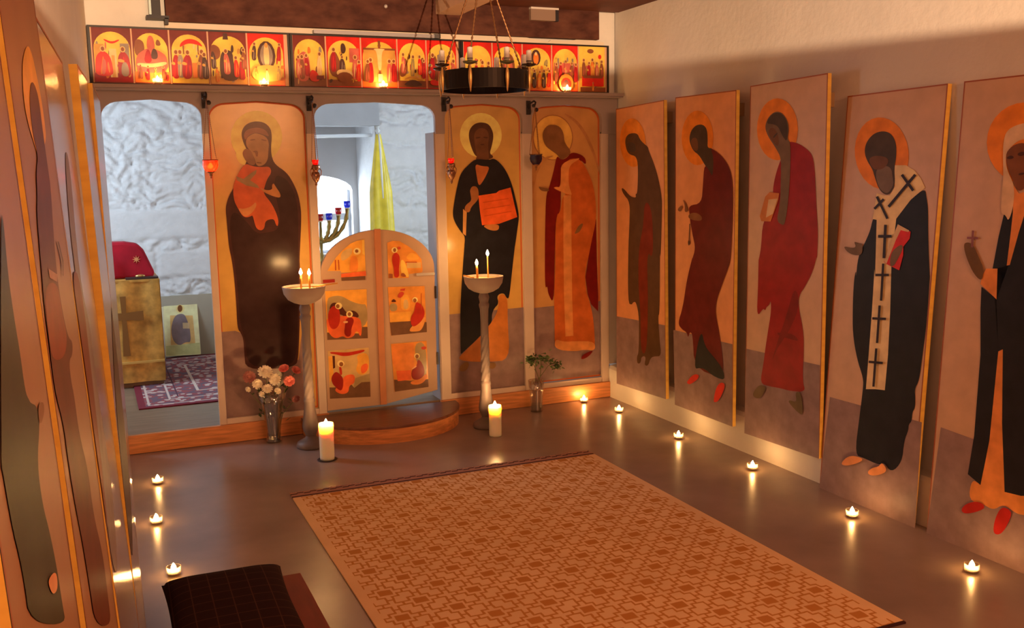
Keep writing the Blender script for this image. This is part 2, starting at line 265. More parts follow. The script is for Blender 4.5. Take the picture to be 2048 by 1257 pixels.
  ('halo2',0,[(0.3238,1.6865),(0.3198,1.6536),(0.3087,1.6224),(0.2909,1.5945),(0.2674,1.5712),(0.2395,1.5539),(0.2085,1.5432),(0.1761,1.5399),(0.1439,1.5439),(0.1136,1.555),(0.0866,1.5727),(0.0642,1.596),(0.0476,1.6238),(0.0376,1.6546),(0.0345,1.6869),(0.0386,1.7192),(0.0495,1.7499),(0.0669,1.7774),(0.0898,1.8004),(0.1172,1.8179),(0.1477,1.8288),(0.1797,1.8327),(0.2119,1.8293),(0.2424,1.8187),(0.2698,1.8014),(0.2927,1.7783),(0.3099,1.7505),(0.3205,1.7193)]),
  ('amber_dim',1,[(0.2031,1.5705),(0.1129,1.5351),(0.0406,1.4273),(0.0167,1.1911),(0.0037,1.0079),(-0.0035,1.1917),(0.0207,1.4457),(0.0929,1.5534)]),
  ('crimson',1,[(0.2051,1.5705),(0.2355,1.5338),(0.2821,1.547),(0.3188,1.5925),(0.423,1.5595),(0.4331,1.4947),(0.3809,1.5415),(0.2661,1.4968),(0.2337,1.3689),(0.2316,1.1844),(0.192,1.1579),(0.181,0.8538),(0.1708,0.5452),(0.1277,0.6182),(0.123,0.6784),(0.103,0.6577),(0.1076,0.9957),(0.112,1.0959),(0.1198,1.298),(0.1461,1.3524),(0.1834,1.4705)]),
  ('crimson',0,[(0.5052,1.1287),(0.5101,0.837),(0.5105,0.8272),(0.5206,0.5721),(0.5178,0.4698),(0.463,0.5249),(0.435,0.5982),(0.4188,0.7209),(0.4365,0.8209),(0.4659,0.9804)]),
  ('orange_robe',1,[(0.2664,1.5335),(0.3705,1.5508),(0.433,1.4762),(0.4852,1.3638),(0.5057,1.2228),(0.5029,1.1005),(0.4722,0.9882),(0.4392,0.8406),(0.4309,0.8313),(0.4132,0.7313),(0.4237,0.6091),(0.4573,0.5253),(0.4796,0.4212),(0.4902,0.2761),(0.4897,0.1932),(0.3296,0.2095),(0.1725,0.2264),(0.1745,0.3937),(0.1714,0.5953),(0.1849,0.7943),(0.1842,0.8536),(0.192,1.1579),(0.2316,1.1844),(0.2431,1.2858),(0.2743,1.2942),(0.244,1.3687)]),
  ('peach',1,[(0.2353,1.5155),(0.3705,1.5489),(0.3809,1.5415),(0.318,1.51),(0.2949,1.4781),(0.2917,1.3677),(0.3181,1.3006),(0.3076,1.2916),(0.1716,1.3454),(0.1943,1.3559),(0.2283,1.3488),(0.2343,1.424)]),
  ('peach',0,[(0.2535,1.2948),(0.3108,1.2933),(0.3118,0.8471),(0.311,0.987),(0.3128,0.5859),(0.3192,0.3109),(0.2573,0.3109),(0.249,0.5902),(0.2478,0.9897)]),
  ('peach',1,[(0.1734,0.3026),(0.2401,0.2746),(0.3528,0.2712),(0.4901,0.2554),(0.492,0.1878),(0.4093,0.2055),(0.3295,0.1971),(0.1725,0.2264)]),
  ('olive_dark',1,[(0.3345,1.0315),(0.3666,1.0866),(0.4091,1.1038),(0.3768,1.0392),(0.3398,1.0266)]),
  ('head_brown',1,[(0.0949,1.6976),(0.1107,1.7426),(0.1465,1.7714),(0.1973,1.7716),(0.2379,1.7518),(0.26,1.7066),(0.2625,1.6521),(0.3188,1.5879),(0.277,1.5516),(0.2355,1.5338),(0.2102,1.5705),(0.1646,1.5981),(0.1143,1.6345)]),
  ('head_brown',1,[(0.0598,1.3615),(0.09,1.3518),(0.1358,1.3453),(0.1458,1.3295),(0.1202,1.3237),(0.0796,1.331)]),
  ('crimson',1,[(0.3745,0.1332),(0.3862,0.1663),(0.4436,0.189),(0.4805,0.192),(0.4318,0.1466)]),
 ]),
 'p1': dict(O=[-0.05,-0.2093,0.147], U=[0.0,-1.0,0.0], V=[0.00266,0.0,1.0], out=[(0.0,-0.0079),(0.632,0.0126),(0.5823,1.8842),(-0.013,1.8694)], layers=[
  ('ground',0,[(-0.0033,0.4654),(0.6135,0.487),(0.632,0.0126),(0.0,-0.0079)]),
  ('halo_o',0,[(0.3713,1.6369),(0.371,1.6028),(0.3629,1.5704),(0.3472,1.5411),(0.3247,1.5165),(0.2964,1.4977),(0.2635,1.4858),(0.2277,1.4815),(0.1907,1.485),(0.1543,1.4963),(0.1205,1.515),(0.091,1.5401),(0.0676,1.5705),(0.0514,1.6045),(0.0434,1.6403),(0.044,1.6759),(0.0531,1.7096),(0.0703,1.7395),(0.0946,1.764),(0.1245,1.782),(0.1585,1.7925),(0.1948,1.7953),(0.2315,1.7902),(0.2669,1.7777),(0.2992,1.7584),(0.3269,1.7333),(0.3488,1.7037),(0.3638,1.6711)]),
  ('brown_robe',1,[(0.1113,1.6421),(0.1236,1.6812),(0.1762,1.7009),(0.2707,1.6967),(0.2997,1.6569),(0.3551,1.625),(0.3998,1.6065),(0.4082,1.5808),(0.4706,1.5034),(0.5195,1.4188),(0.5602,1.3183),(0.5723,1.2346),(0.5579,0.8973),(0.5472,0.96),(0.5524,0.556),(0.5311,0.5338),(0.5547,0.3806),(0.5776,0.2814),(0.4924,0.2671),(0.4463,0.2494),(0.4188,0.1914),(0.3677,0.1855),(0.3899,0.25),(0.3327,0.2404),(0.3234,0.193),(0.2787,0.1801),(0.2706,0.2249),(0.2977,0.2601),(0.3017,0.4942),(0.2622,0.5955),(0.223,0.591),(0.2034,0.5684),(0.1534,0.5779),(0.1558,0.9347),(0.1704,1.1),(0.1785,1.2519),(0.0892,1.3041),(0.062,1.3398),(0.0891,1.3445),(0.1783,1.2892),(0.2565,1.2798),(0.2478,1.3061),(0.2735,1.3108),(0.2807,1.4892),(0.2547,1.5504),(0.1769,1.561),(0.1328,1.5885)]),
  ('rust_robe',1,[(0.3585,1.2468),(0.4164,1.2567),(0.4632,1.155),(0.4727,0.891),(0.3926,0.95),(0.4146,0.608),(0.3992,0.2666),(0.3228,0.2642),(0.3208,0.5168),(0.2906,0.6942),(0.2887,0.9433),(0.3513,1.1075)]),
  ('hair2',1,[(0.1414,1.641),(0.1939,1.6435),(0.2457,1.6287),(0.2545,1.5851),(0.2029,1.5735),(0.1504,1.5968)]),
 ]),
 'p2': dict(O=[-0.05,-0.9456,0.147], U=[0.0,-1.0,0.0], V=[0.00265,0.0,1.0], out=[(0.0,-0.0008),(0.597,-0.0013),(0.5783,1.8832),(-0.0258,1.8894)], layers=[
  ('ground',0,[(-0.0248,0.4721),(0.5831,0.475),(0.597,-0.0013),(0.0,-0.0008)]),
  ('halo_o',0,[(0.3706,1.6335),(0.3676,1.5995),(0.357,1.5674),(0.3392,1.5386),(0.3151,1.5146),(0.2856,1.4966),(0.2522,1.4855),(0.2164,1.4821),(0.1801,1.4866),(0.145,1.499),(0.113,1.5186),(0.0859,1.5447),(0.0652,1.5758),(0.052,1.6102),(0.0471,1.6463),(0.0507,1.6819),(0.0626,1.7153),(0.0821,1.7446),(0.1081,1.7682),(0.1392,1.7852),(0.1736,1.7947),(0.2096,1.7963),(0.2454,1.7901),(0.2791,1.7765),(0.3093,1.7563),(0.3346,1.7306),(0.3537,1.7006),(0.3659,1.6677)]),
  ('hair2',1,[(0.125,1.6314),(0.1451,1.6856),(0.2003,1.7156),(0.2687,1.7144),(0.3097,1.6855),(0.3179,1.6241),(0.315,1.5783),(0.3655,1.5767),(0.4061,1.5226),(0.3958,1.4163),(0.3768,1.3858),(0.3424,1.4396),(0.2875,1.4865),(0.2317,1.5419),(0.1686,1.567)]),
  ('face_dark2',1,[(0.1393,1.623),(0.174,1.6452),(0.2159,1.6357),(0.2239,1.581),(0.2105,1.5619),(0.1685,1.5749)]),
  ('wine_robe',1,[(0.3456,1.5789),(0.4052,1.5566),(0.464,1.5251),(0.5223,1.4754),(0.5552,1.4156),(0.5665,1.3264),(0.5667,1.1468),(0.5561,0.9518),(0.5351,0.9045),(0.4735,0.7954),(0.4246,0.7028),(0.419,0.6316),(0.4508,0.5474),(0.4829,0.4462),(0.508,0.3266),(0.4879,0.2607),(0.2111,0.2736),(0.1909,0.4741),(0.1583,0.4879),(0.143,0.4439),(0.1259,0.4786),(0.0763,0.4875),(0.0255,0.5181),(0.082,0.6266),(0.1198,0.7971),(0.1811,0.9479),(0.1749,0.9235),(0.2088,0.996),(0.179,1.0666),(0.1487,1.1577),(0.1407,1.2016),(0.1326,1.2456),(0.2655,1.2604),(0.2767,1.3701),(0.2875,1.4904),(0.3422,1.4473),(0.3723,1.4087),(0.3799,1.5231)]),
  ('black_robe2',1,[(0.2849,0.5151),(0.3181,0.4202),(0.4258,0.3657),(0.501,0.3165),(0.5216,0.2582),(0.4585,0.2552),(0.3984,0.2619),(0.3368,0.2824),(0.2744,0.2849),(0.2113,0.2644),(0.237,0.4074)]),
  ('tan_brown',1,[(0.1407,1.1976),(0.2112,1.2077),(0.274,1.1859),(0.2706,1.1583),(0.1842,1.159),(0.1269,1.173)]),
  ('tan_brown',1,[(0.0667,1.2886),(0.1139,1.2492),(0.1333,1.2094),(0.0902,1.2042),(0.0967,1.2407)]),
  ('tan_brown',1,[(0.009,1.2182),(0.0602,1.248),(0.0678,1.2319),(0.0463,1.2029)]),
  ('chain_dark',0,[(0.1448,1.1375),(0.1374,1.0078),(0.146,1.0081),(0.1534,1.1377)]),
  ('chain_dark',1,[(0.1557,1.025),(0.1525,1.0134),(0.1445,1.0082),(0.1363,1.0124),(0.1327,1.0237),(0.1359,1.0353),(0.1439,1.0405),(0.1521,1.0362)]),
  ('scarlet',1,[(0.1368,0.1737),(0.2088,0.2341),(0.2675,0.2422),(0.2602,0.2159),(0.1811,0.1653),(0.1485,0.1618)]),
  ('scarlet',1,[(0.4173,0.1117),(0.4378,0.1883),(0.4811,0.2371),(0.5294,0.2376),(0.5189,0.1955),(0.4694,0.1227),(0.4325,0.1059)]),
 ]),
 'p3': dict(O=[-0.05,-1.6543,0.147], U=[0.0,-1.0,0.0], V=[0.00263,0.0,1.0], out=[(0.0,-0.0123),(0.6093,0.0038),(0.5883,1.9027),(-0.0077,1.8938)], layers=[
  ('ground',0,[(0.0029,0.4697),(0.5956,0.4809),(0.6093,0.0038),(0.0,-0.0123)]),
  ('halo_o',0,[(0.3844,1.6474),(0.3819,1.6135),(0.3718,1.5815),(0.3544,1.5528),(0.3305,1.5289),(0.3011,1.5111),(0.2675,1.5002),(0.2314,1.4969),(0.1946,1.5016),(0.1588,1.5142),(0.126,1.5341),(0.0981,1.5605),(0.0765,1.5919),(0.0625,1.6267),(0.057,1.663),(0.0601,1.6989),(0.0717,1.7323),(0.0911,1.7616),(0.1172,1.7851),(0.1485,1.8018),(0.1832,1.8109),(0.2196,1.812),(0.2559,1.8054),(0.2901,1.7914),(0.3209,1.7709),(0.3467,1.7449),(0.3664,1.7147),(0.3791,1.6817)]),
  ('crimson2',1,[(0.3072,1.5929),(0.3907,1.5783),(0.4612,1.5456),(0.5023,1.5106),(0.5204,1.4274),(0.5349,1.2762),(0.5553,1.14),(0.5524,1.0044),(0.5507,1.0254),(0.5263,0.9475),(0.4733,0.8658),(0.4249,0.812),(0.4277,0.7436),(0.4603,0.6594),(0.4755,0.5731),(0.4721,0.3745),(0.4989,0.325),(0.3785,0.3057),(0.3019,0.3058),(0.2074,0.2975),(0.1293,0.2981),(0.155,0.4084),(0.1682,0.4944),(0.1885,0.6013),(0.209,0.6966),(0.2065,0.7659),(0.1917,0.7355),(0.1682,0.7225),(0.1609,0.701),(0.1443,0.7145),(0.089,0.6555),(0.0951,0.8178),(0.0947,0.9729),(0.0963,0.9705),(0.1139,1.0359),(0.1221,1.1768),(0.2086,1.269),(0.1993,1.3494),(0.2215,1.4295),(0.2619,1.5081)]),
  ('crimson_dk',1,[(0.3868,0.8473),(0.4247,0.8169),(0.4277,0.7436),(0.3658,0.6264),(0.2631,0.5096),(0.219,0.4196),(0.2763,0.573),(0.3331,0.6921)]),
  ('crimson_dk',1,[(0.2596,0.6012),(0.3963,0.6108),(0.4418,0.5778),(0.3827,0.5788),(0.2759,0.5831)]),
  ('tan_brown2',1,[(0.1242,1.6718),(0.148,1.7184),(0.1973,1.7454),(0.253,1.7419),(0.3029,1.7017),(0.3192,1.6544),(0.3093,1.6006),(0.3339,1.5842),(0.3376,1.4287),(0.3258,1.2716),(0.3054,1.1718),(0.2873,1.1631),(0.2368,1.1852),(0.2647,1.2703),(0.2649,1.4292),(0.2619,1.5081),(0.223,1.5565),(0.1514,1.6226)]),
  ('hair2',1,[(0.1364,1.6872),(0.1606,1.7216),(0.2037,1.7403),(0.2532,1.7357),(0.2969,1.702),(0.3108,1.6548),(0.3075,1.5851),(0.2699,1.6178),(0.2374,1.6662),(0.1933,1.6842)]),
  ('face_dark2',1,[(0.1506,1.6466),(0.1814,1.669),(0.2195,1.6514),(0.2392,1.619),(0.2472,1.5715),(0.2162,1.5725),(0.1772,1.6096)]),
  ('hair2',1,[(0.1897,1.6131),(0.2261,1.6392),(0.2349,1.6349),(0.2085,1.6124)]),
  ('book_orange',0,[(0.1434,1.3083),(0.1784,1.3331),(0.2564,1.3275),(0.2514,1.294),(0.1928,1.1795),(0.1155,1.1782),(0.1015,1.2049)]),
  ('page',0,[(0.1721,1.2942),(0.245,1.3002),(0.2104,1.2206),(0.1537,1.1985)]),
  ('foot_olive',1,[(0.1262,0.2922),(0.1915,0.2912),(0.1608,0.2407),(0.1322,0.2136),(0.0822,0.2117),(0.0748,0.2338)]),
  ('foot_olive',1,[(0.4232,0.3127),(0.4701,0.3192),(0.4893,0.2061),(0.4647,0.2006),(0.3734,0.2435),(0.3803,0.2603),(0.4402,0.2578)]),
 ]),
 'p4': dict(O=[-0.05,-2.2737,0.0], U=[0.0,-1.0,0.0], V=[0.04894,0.0,0.9988], out=[(0.0002,-0.0029),(0.5997,-0.0074),(0.6038,1.944),(0.0077,1.9381)], layers=[
  ('ground',0,[(0.0298,0.4716),(0.6131,0.4777),(0.6228,-0.0066),(0.0002,-0.0029)]),
  ('halo_o',0,[(0.415,1.6704),(0.4203,1.6347),(0.4177,1.6003),(0.4072,1.5686),(0.3892,1.5412),(0.3646,1.5193),(0.3342,1.5041),(0.2995,1.4965),(0.2622,1.4971),(0.2239,1.5059),(0.1868,1.5227),(0.1528,1.5467),(0.1237,1.5769),(0.1013,1.6117),(0.0867,1.6491),(0.081,1.6873),(0.0844,1.7239),(0.0966,1.7571),(0.1169,1.785),(0.1442,1.8062),(0.1768,1.8198),(0.2129,1.8251),(0.2507,1.8221),(0.2881,1.8111),(0.3235,1.7928),(0.3552,1.7682),(0.3817,1.7387),(0.4019,1.7055)]),
  ('black_robe',1,[(0.2307,1.3583),(0.2496,1.374),(0.3684,1.3854),(0.4524,1.4529),(0.5254,1.5051),(0.539,1.4615),(0.5523,1.4195),(0.5653,1.2927),(0.5929,1.1121),(0.5917,1.1365),(0.5961,0.9202),(0.5869,0.7758),(0.5806,0.6593),(0.5581,0.6161),(0.5668,0.5789),(0.5692,0.5308),(0.5562,0.5132),(0.557,0.4693),(0.5401,0.4506),(0.5426,0.4266),(0.5229,0.3722),(0.5204,0.2719),(0.4626,0.2055),(0.4126,0.2426),(0.388,0.2205),(0.284,0.2286),(0.2271,0.2293),(0.2381,0.406),(0.2487,0.5543),(0.2463,0.6057),(0.1955,0.69),(0.1551,0.8087),(0.1429,0.9319),(0.1377,1.0555),(0.1458,1.118),(0.1506,1.0709),(0.1539,1.1779),(0.1901,1.242),(0.2205,1.3047)]),
  ('cream',0,[(0.3364,1.6049),(0.4087,1.6039),(0.4579,1.5818),(0.4985,1.5461),(0.5273,1.5052),(0.4524,1.4529),(0.3753,1.365),(0.3729,1.3119),(0.3619,1.2077),(0.3736,1.0917),(0.3684,1.1366),(0.3817,0.9408),(0.3886,0.7429),(0.3856,0.5766),(0.3272,0.57),(0.2678,0.5582),(0.2693,0.7231),(0.2695,0.9269),(0.2657,1.128),(0.2738,1.0824),(0.2615,1.2765),(0.2566,1.3555),(0.2307,1.3583),(0.2392,1.4265),(0.2442,1.4791),(0.2908,1.4686),(0.3256,1.4691),(0.3529,1.5098)]),
  ('hair2',1,[(0.1475,1.6681),(0.1535,1.7132),(0.1962,1.7528),(0.2561,1.7627),(0.3072,1.748),(0.3407,1.7067),(0.3485,1.6484),(0.3408,1.5902),(0.355,1.5171),(0.3272,1.4728),(0.2904,1.4723),(0.2521,1.5017),(0.2205,1.5615),(0.2076,1.5879),(0.1671,1.6299)]),
  ('grey_beard',1,[(0.2242,1.5765),(0.2619,1.6059),(0.3224,1.5977),(0.3374,1.5463),(0.3453,1.517),(0.3195,1.48),(0.2897,1.4797),(0.2514,1.5091)]),
  ('face_dark2',1,[(0.1768,1.6372),(0.2166,1.6514),(0.2779,1.6463),(0.3096,1.6273),(0.2834,1.5908),(0.2285,1.5839),(0.2013,1.5992)]),
  ('book_scarlet',0,[(0.3926,1.3385),(0.4669,1.3106),(0.4653,1.2801),(0.4313,1.2417),(0.435,1.2054),(0.4182,1.1342),(0.3372,1.1573),(0.3212,1.1674)]),
  ('page',0,[(0.3895,1.3406),(0.4588,1.316),(0.4558,1.3086),(0.4094,1.3151),(0.3851,1.2683),(0.3392,1.1575),(0.3208,1.1711)]),
  ('tan_brown2',1,[(0.3615,1.2114),(0.4066,1.2475),(0.4305,1.249),(0.4268,1.2195),(0.4037,1.181),(0.3854,1.15),(0.36,1.148)]),
  ('tan_brown2',1,[(0.0544,1.2221),(0.1123,1.2155),(0.142,1.2221),(0.122,1.2496),(0.1586,1.2386),(0.1828,1.2416),(0.1851,1.1863),(0.1265,1.1821),(0.0813,1.1963)]),
  ('dark_cross',0,[(0.2443,1.4602),(0.3199,1.3606),(0.3328,1.3659),(0.2576,1.4653)]),
  ('dark_cross',0,[(0.2473,1.4017),(0.3013,1.4478),(0.2897,1.4553),(0.2354,1.4092)]),
  ('dark_cross',0,[(0.4646,1.5657),(0.322,1.4213),(0.3357,1.4136),(0.4775,1.5579)]),
  ('dark_cross',0,[(0.3876,1.5586),(0.461,1.4882),(0.4732,1.4954),(0.4001,1.5657)]),
  ('dark_cross',0,[(0.3107,1.3354),(0.3162,1.1823),(0.3331,1.1829),(0.3277,1.3355)]),
  ('dark_cross',0,[(0.2801,1.2741),(0.3626,1.2785),(0.3613,1.2911),(0.2788,1.2868)]),
  ('dark_cross',0,[(0.317,1.1574),(0.321,0.9857),(0.3356,0.9867),(0.3315,1.1579)]),
  ('dark_cross',0,[(0.2824,1.0959),(0.3652,1.1034),(0.3641,1.1141),(0.2813,1.1068)]),
  ('dark_cross',0,[(0.3153,0.963),(0.3169,0.7871),(0.3315,0.7886),(0.3299,0.964)]),
  ('dark_cross',0,[(0.2835,0.8927),(0.3683,0.9009),(0.3679,0.9118),(0.2831,0.9038)]),
  ('dark_cross',0,[(0.3154,0.7616),(0.3159,0.5804),(0.3306,0.5825),(0.33,0.7631)]),
  ('dark_cross',0,[(0.2819,0.6869),(0.3702,0.6962),(0.3704,0.7072),(0.2822,0.6981)]),
  ('foot_orange',1,[(0.1462,0.1615),(0.1858,0.2077),(0.2344,0.2281),(0.3009,0.2279),(0.2591,0.1956),(0.1902,0.1639)]),
  ('foot_orange',1,[(0.3246,0.1717),(0.356,0.2013),(0.3951,0.2173),(0.4124,0.2446),(0.4514,0.2125),(0.3991,0.1773),(0.3464,0.1602)]),
 ]),
 'p5': dict(O=[-0.05,-2.9614,0.0], U=[0.0,-1.0,0.0], V=[0.04884,0.0,0.99881], out=[(0,0),(0.63,0),(0.63,1.945),(0,1.945)], layers=[
  ('ground',0,[(0.0301,0.48),(0.1952,0.4702),(0.441,0.4567),(0.5978,0.4441),(0.6511,-0.0139),(0.4904,-0.0087),(0.0002,-0.005)]),
  ('halo_o',0,[(0.482,1.6757),(0.4816,1.6424),(0.4733,1.6108),(0.4573,1.5824),(0.4343,1.5585),(0.4052,1.5403),(0.3713,1.5289),(0.334,1.5248),(0.2952,1.5287),(0.2569,1.5404),(0.221,1.5595),(0.1896,1.5853),(0.1645,1.6164),(0.1472,1.651),(0.1387,1.6874),(0.1396,1.7235),(0.1497,1.7572),(0.1684,1.7867),(0.1946,1.8104),(0.2266,1.8272),(0.2627,1.8363),(0.3008,1.8375),(0.3391,1.8309),(0.3757,1.8171),(0.4088,1.7969),(0.4371,1.7713),(0.4593,1.7417),(0.4744,1.7093)]),
  ('tunic',1,[(0.2686,0.8694),(0.3166,0.8667),(0.4941,0.8953),(0.6164,0.3511),(0.6042,0.2676),(0.4543,0.2238),(0.4192,0.228),(0.3704,0.2441),(0.3265,0.2036),(0.2761,0.2144),(0.2033,0.2081),(0.2101,0.3031),(0.2558,0.2893),(0.2788,0.483)]),
  ('black_robe',0,[(0.2505,1.4001),(0.2768,1.3729),(0.2932,1.4374),(0.2924,1.3576),(0.2946,1.205),(0.2447,1.1846),(0.2528,1.0623),(0.1752,1.1038),(0.182,0.973),(0.18,1.0136),(0.1995,0.8268),(0.2038,0.4857),(0.1894,0.3168),(0.2558,0.2893),(0.2788,0.483),(0.2824,0.8529),(0.3026,0.8645),(0.3302,0.5691),(0.371,0.2948),(0.4461,0.301),(0.5747,0.3433),(0.5917,0.6788),(0.5406,1.0575),(0.5023,1.0151),(0.4728,1.2114),(0.422,1.3632),(0.378,1.4472),(0.3402,1.407),(0.3195,1.3189),(0.2992,1.2053),(0.2861,1.1962),(0.2209,1.1826),(0.2358,1.3145)]),
  ('tunic',0,[(0.2848,1.5167),(0.311,1.4853),(0.3722,1.5017),(0.3493,1.423),(0.3269,1.3352),(0.2994,1.2037),(0.2857,1.2002),(0.2901,1.3174),(0.292,1.4055)]),
  ('tunic',0,[(0.1919,1.1802),(0.2447,1.1846),(0.253,1.0607),(0.169,1.1157),(0.1769,1.154)]),
  ('scarf',1,[(0.2197,1.6927),(0.2296,1.732),(0.2735,1.7535),(0.3445,1.7615),(0.4008,1.7242),(0.4286,1.6244),(0.4077,1.5789),(0.3821,1.6561),(0.3519,1.6918),(0.2976,1.6977),(0.255,1.6677),(0.235,1.6364),(0.2456,1.5805),(0.2894,1.5168),(0.2932,1.4374),(0.2768,1.3729),(0.2599,1.4005),(0.2378,1.4038),(0.233,1.4763),(0.2349,1.5486),(0.2227,1.6367)]),
  ('face_brown',1,[(0.2322,1.6365),(0.2592,1.6715),(0.3107,1.6855),(0.3645,1.6566),(0.3799,1.5946),(0.368,1.5405),(0.3304,1.4997),(0.3055,1.4947),(0.2886,1.5247),(0.2558,1.5724)]),
  ('face_dk3',1,[(0.2424,1.6283),(0.263,1.6358),(0.2778,1.626),(0.2647,1.6199),(0.246,1.6203)]),
  ('face_dk3',1,[(0.2856,1.6392),(0.3144,1.6502),(0.331,1.6381),(0.305,1.6286)]),
  ('face_dk3',1,[(0.3027,1.5642),(0.3294,1.5679),(0.3321,1.5601),(0.3055,1.5547)]),
  ('hand_brown',1,[(0.0697,1.2719),(0.0911,1.2833),(0.1205,1.2733),(0.1562,1.219),(0.1822,1.1794),(0.1799,1.1252),(0.1374,1.1505),(0.0931,1.2143)]),
  ('mauve',0,[(0.1079,1.3315),(0.1101,1.2621),(0.1212,1.2622),(0.119,1.3315)]),
  ('mauve',0,[(0.0876,1.2954),(0.1429,1.2968),(0.1424,1.3059),(0.087,1.3046)]),
  ('scarlet_dk',1,[(0.1735,0.1579),(0.2019,0.1966),(0.2627,0.2232),(0.2981,0.2052),(0.2433,0.1682),(0.1942,0.1468)]),
  ('scarlet_dk',1,[(0.3393,0.1168),(0.342,0.1712),(0.3657,0.232),(0.4068,0.2345),(0.4186,0.2121),(0.388,0.1335),(0.3604,0.1112)]),
 ]),
 'lE': dict(O=[-3.2825,-2.95,0.0], U=[0.04294,0.99908,0.0], V=[-0.00731,0.00031,0.99997], out=[(0,0),(0.6106,0),(0.6106,1.87),(0,1.87)], layers=[
 ]),
 'lD': dict(O=[-3.2784,-3.35,0.0], U=[0.05778,0.99833,0.0], V=[-0.02817,0.00163,0.9996], out=[(0,0),(0.3806,0),(0.3806,1.88),(0,1.88)], layers=[
  ('dusk_robe',1,[(0.3766,1.2552),(0.3766,1.1961),(0.3766,0.9166),(0.3072,0.6737),(0.0568,0.5703),(0.004,0.6515),(0.004,0.8062),(0.057,1.0286)]),
 ]),
 'lC': dict(O=[-3.2955,-4.1,0.0], U=[0.0384,0.99926,0.0], V=[-0.05035,0.00193,0.99873], out=[(0,0),(0.7005,0),(0.7005,1.88),(0,1.88)], layers=[
  ('grey_robe',1,[(0.2978,1.6654),(0.4283,1.6478),(0.2053,1.4069),(0.3462,1.285),(0.2899,1.1423),(0.365,0.9431),(0.1557,0.8024),(0.004,0.8639),(0.0435,1.019),(0.0855,1.1368),(0.1231,1.3272),(0.1007,1.4928)]),
  ('rust_robe',1,[(0.004,1.4456),(0.2374,1.4038),(0.1546,1.1919),(0.0828,1.0271),(0.004,0.9343),(0.004,0.9891),(0.004,1.1743),(0.004,1.3173)]),
 ]),
 'lB': dict(O=[-3.3269,-4.65,0.0], U=[0.04909,0.99879,0.0], V=[-0.04656,0.00229,0.99891], out=[(0,0),(0.5206,0),(0.5206,1.93),(0,1.93)], layers=[
  ('halo_gold',1,[(0.2922,1.8018),(0.192,1.77),(0.1461,1.7354),(0.1252,1.7001),(0.1426,1.6757),(0.1775,1.6555),(0.2143,1.6342),(0.2499,1.6349),(0.3923,1.663),(0.4038,1.6988),(0.3942,1.7381),(0.3694,1.7654),(0.3456,1.7918)]),
  ('wine2',1,[(0.2621,1.7448),(0.2078,1.7189),(0.1856,1.6888),(0.1836,1.6601),(0.2143,1.6342),(0.1545,1.6112),(0.1256,1.5773),(0.0879,1.5564),(0.0524,1.4891),(0.0221,1.4349),(0.0202,1.4007),(0.0103,1.3446),(0.0161,1.3201),(0.0572,1.2734),(0.0508,1.2241),(0.0625,1.1559),(0.091,1.0927),(0.1038,1.0191),(0.1071,0.9598),(0.3725,0.838),(0.3771,0.8884),(0.3908,0.9657),(0.314,1.0574),(0.327,1.1308),(0.2571,1.21),(0.264,1.2665),(0.2442,1.2982),(0.2583,1.3257),(0.3288,1.3216),(0.3626,1.3391),(0.2948,1.3555),(0.2574,1.4047),(0.2502,1.4589),(0.2897,1.5227),(0.3458,1.5887),(0.3439,1.6121),(0.3412,1.6734),(0.3509,1.725),(0.3167,1.7438)]),
  ('rust_bright',1,[(0.0517,1.4637),(0.2353,1.4498),(0.2437,1.4064),(0.2764,1.3556),(0.1821,1.3419),(0.0183,1.3663),(0.0186,1.4079)]),
  ('cuff',0,[(0.1303,1.478),(0.2447,1.4595),(0.2293,1.4499),(0.1276,1.4656)]),
  ('chain_dark',0,[(0.3183,1.5049),(0.3415,1.5029),(0.3768,1.47),(0.3386,1.4478),(0.3285,1.4502),(0.3547,1.4717)]),
 ]),
 'lA': dict(O=[-3.3442,-5.25,0.0], U=[0.02204,0.99976,0.0], V=[-0.04553,0.001,0.99896], out=[(0,0),(0.5501,0),(0.5501,1.95),(0,1.95)], layers=[
  ('forest_robe',1,[(0.3105,1.5693),(0.3247,1.562),(0.2949,1.5109),(0.2945,1.463),(0.3028,1.432),(0.2981,1.3923),(0.3261,1.3772),(0.3339,1.3734),(0.3931,1.3573),(0.3933,1.3359),(0.3132,1.3153),(0.3082,1.2725),(0.3397,1.2322),(0.3603,1.1835),(0.363,1.1404),(0.3719,1.1137),(0.0904,1.2414),(0.0944,1.2755),(0.0865,1.302),(0.0744,1.3247),(0.0685,1.3506),(0.0656,1.378),(0.059,1.3828)]),
  ('tan_brown',1,[(0.4069,1.3573),(0.4718,1.3451),(0.46,1.3348),(0.4029,1.3335),(0.3824,1.3446)]),
  ('foot_orange',1,[(0.2544,1.2139),(0.3396,1.1896),(0.332,1.1723),(0.2806,1.1858),(0.2541,1.2046)]),
 ]),
 'd1': dict(O=[-2.04,-0.016,0.0], U=[1.0,0.0,0.0], V=[0.0,0.0,1.0], out=[(0,0)], layers=[
  ('amber_bg',0,[(0.2654,1.2025),(0.2842,1.2047),(0.2846,0.9941),(0.1265,1.003),(0.1248,1.0137),(0.0417,1.0183),(0.0645,1.053),(0.1008,1.1019),(0.141,1.1423),(0.1944,1.1822),(0.2339,1.1975)]),
  ('buff',1,[(0.1409,1.1381),(0.2064,1.1605),(0.2,1.1098),(0.138,1.0704),(0.1264,1.1007)]),
  ('gold_hi',0,[(0.2688,1.2002),(0.2841,1.2017),(0.2825,1.1057),(0.2675,1.115)]),
  ('rust_l',0,[(0.0898,1.0854),(0.089,1.0198),(0.0967,1.0196),(0.0975,1.0853)]),
  ('rust_l',0,[(0.1094,1.0843),(0.1109,1.0206),(0.1178,1.0207),(0.1162,1.0844)]),
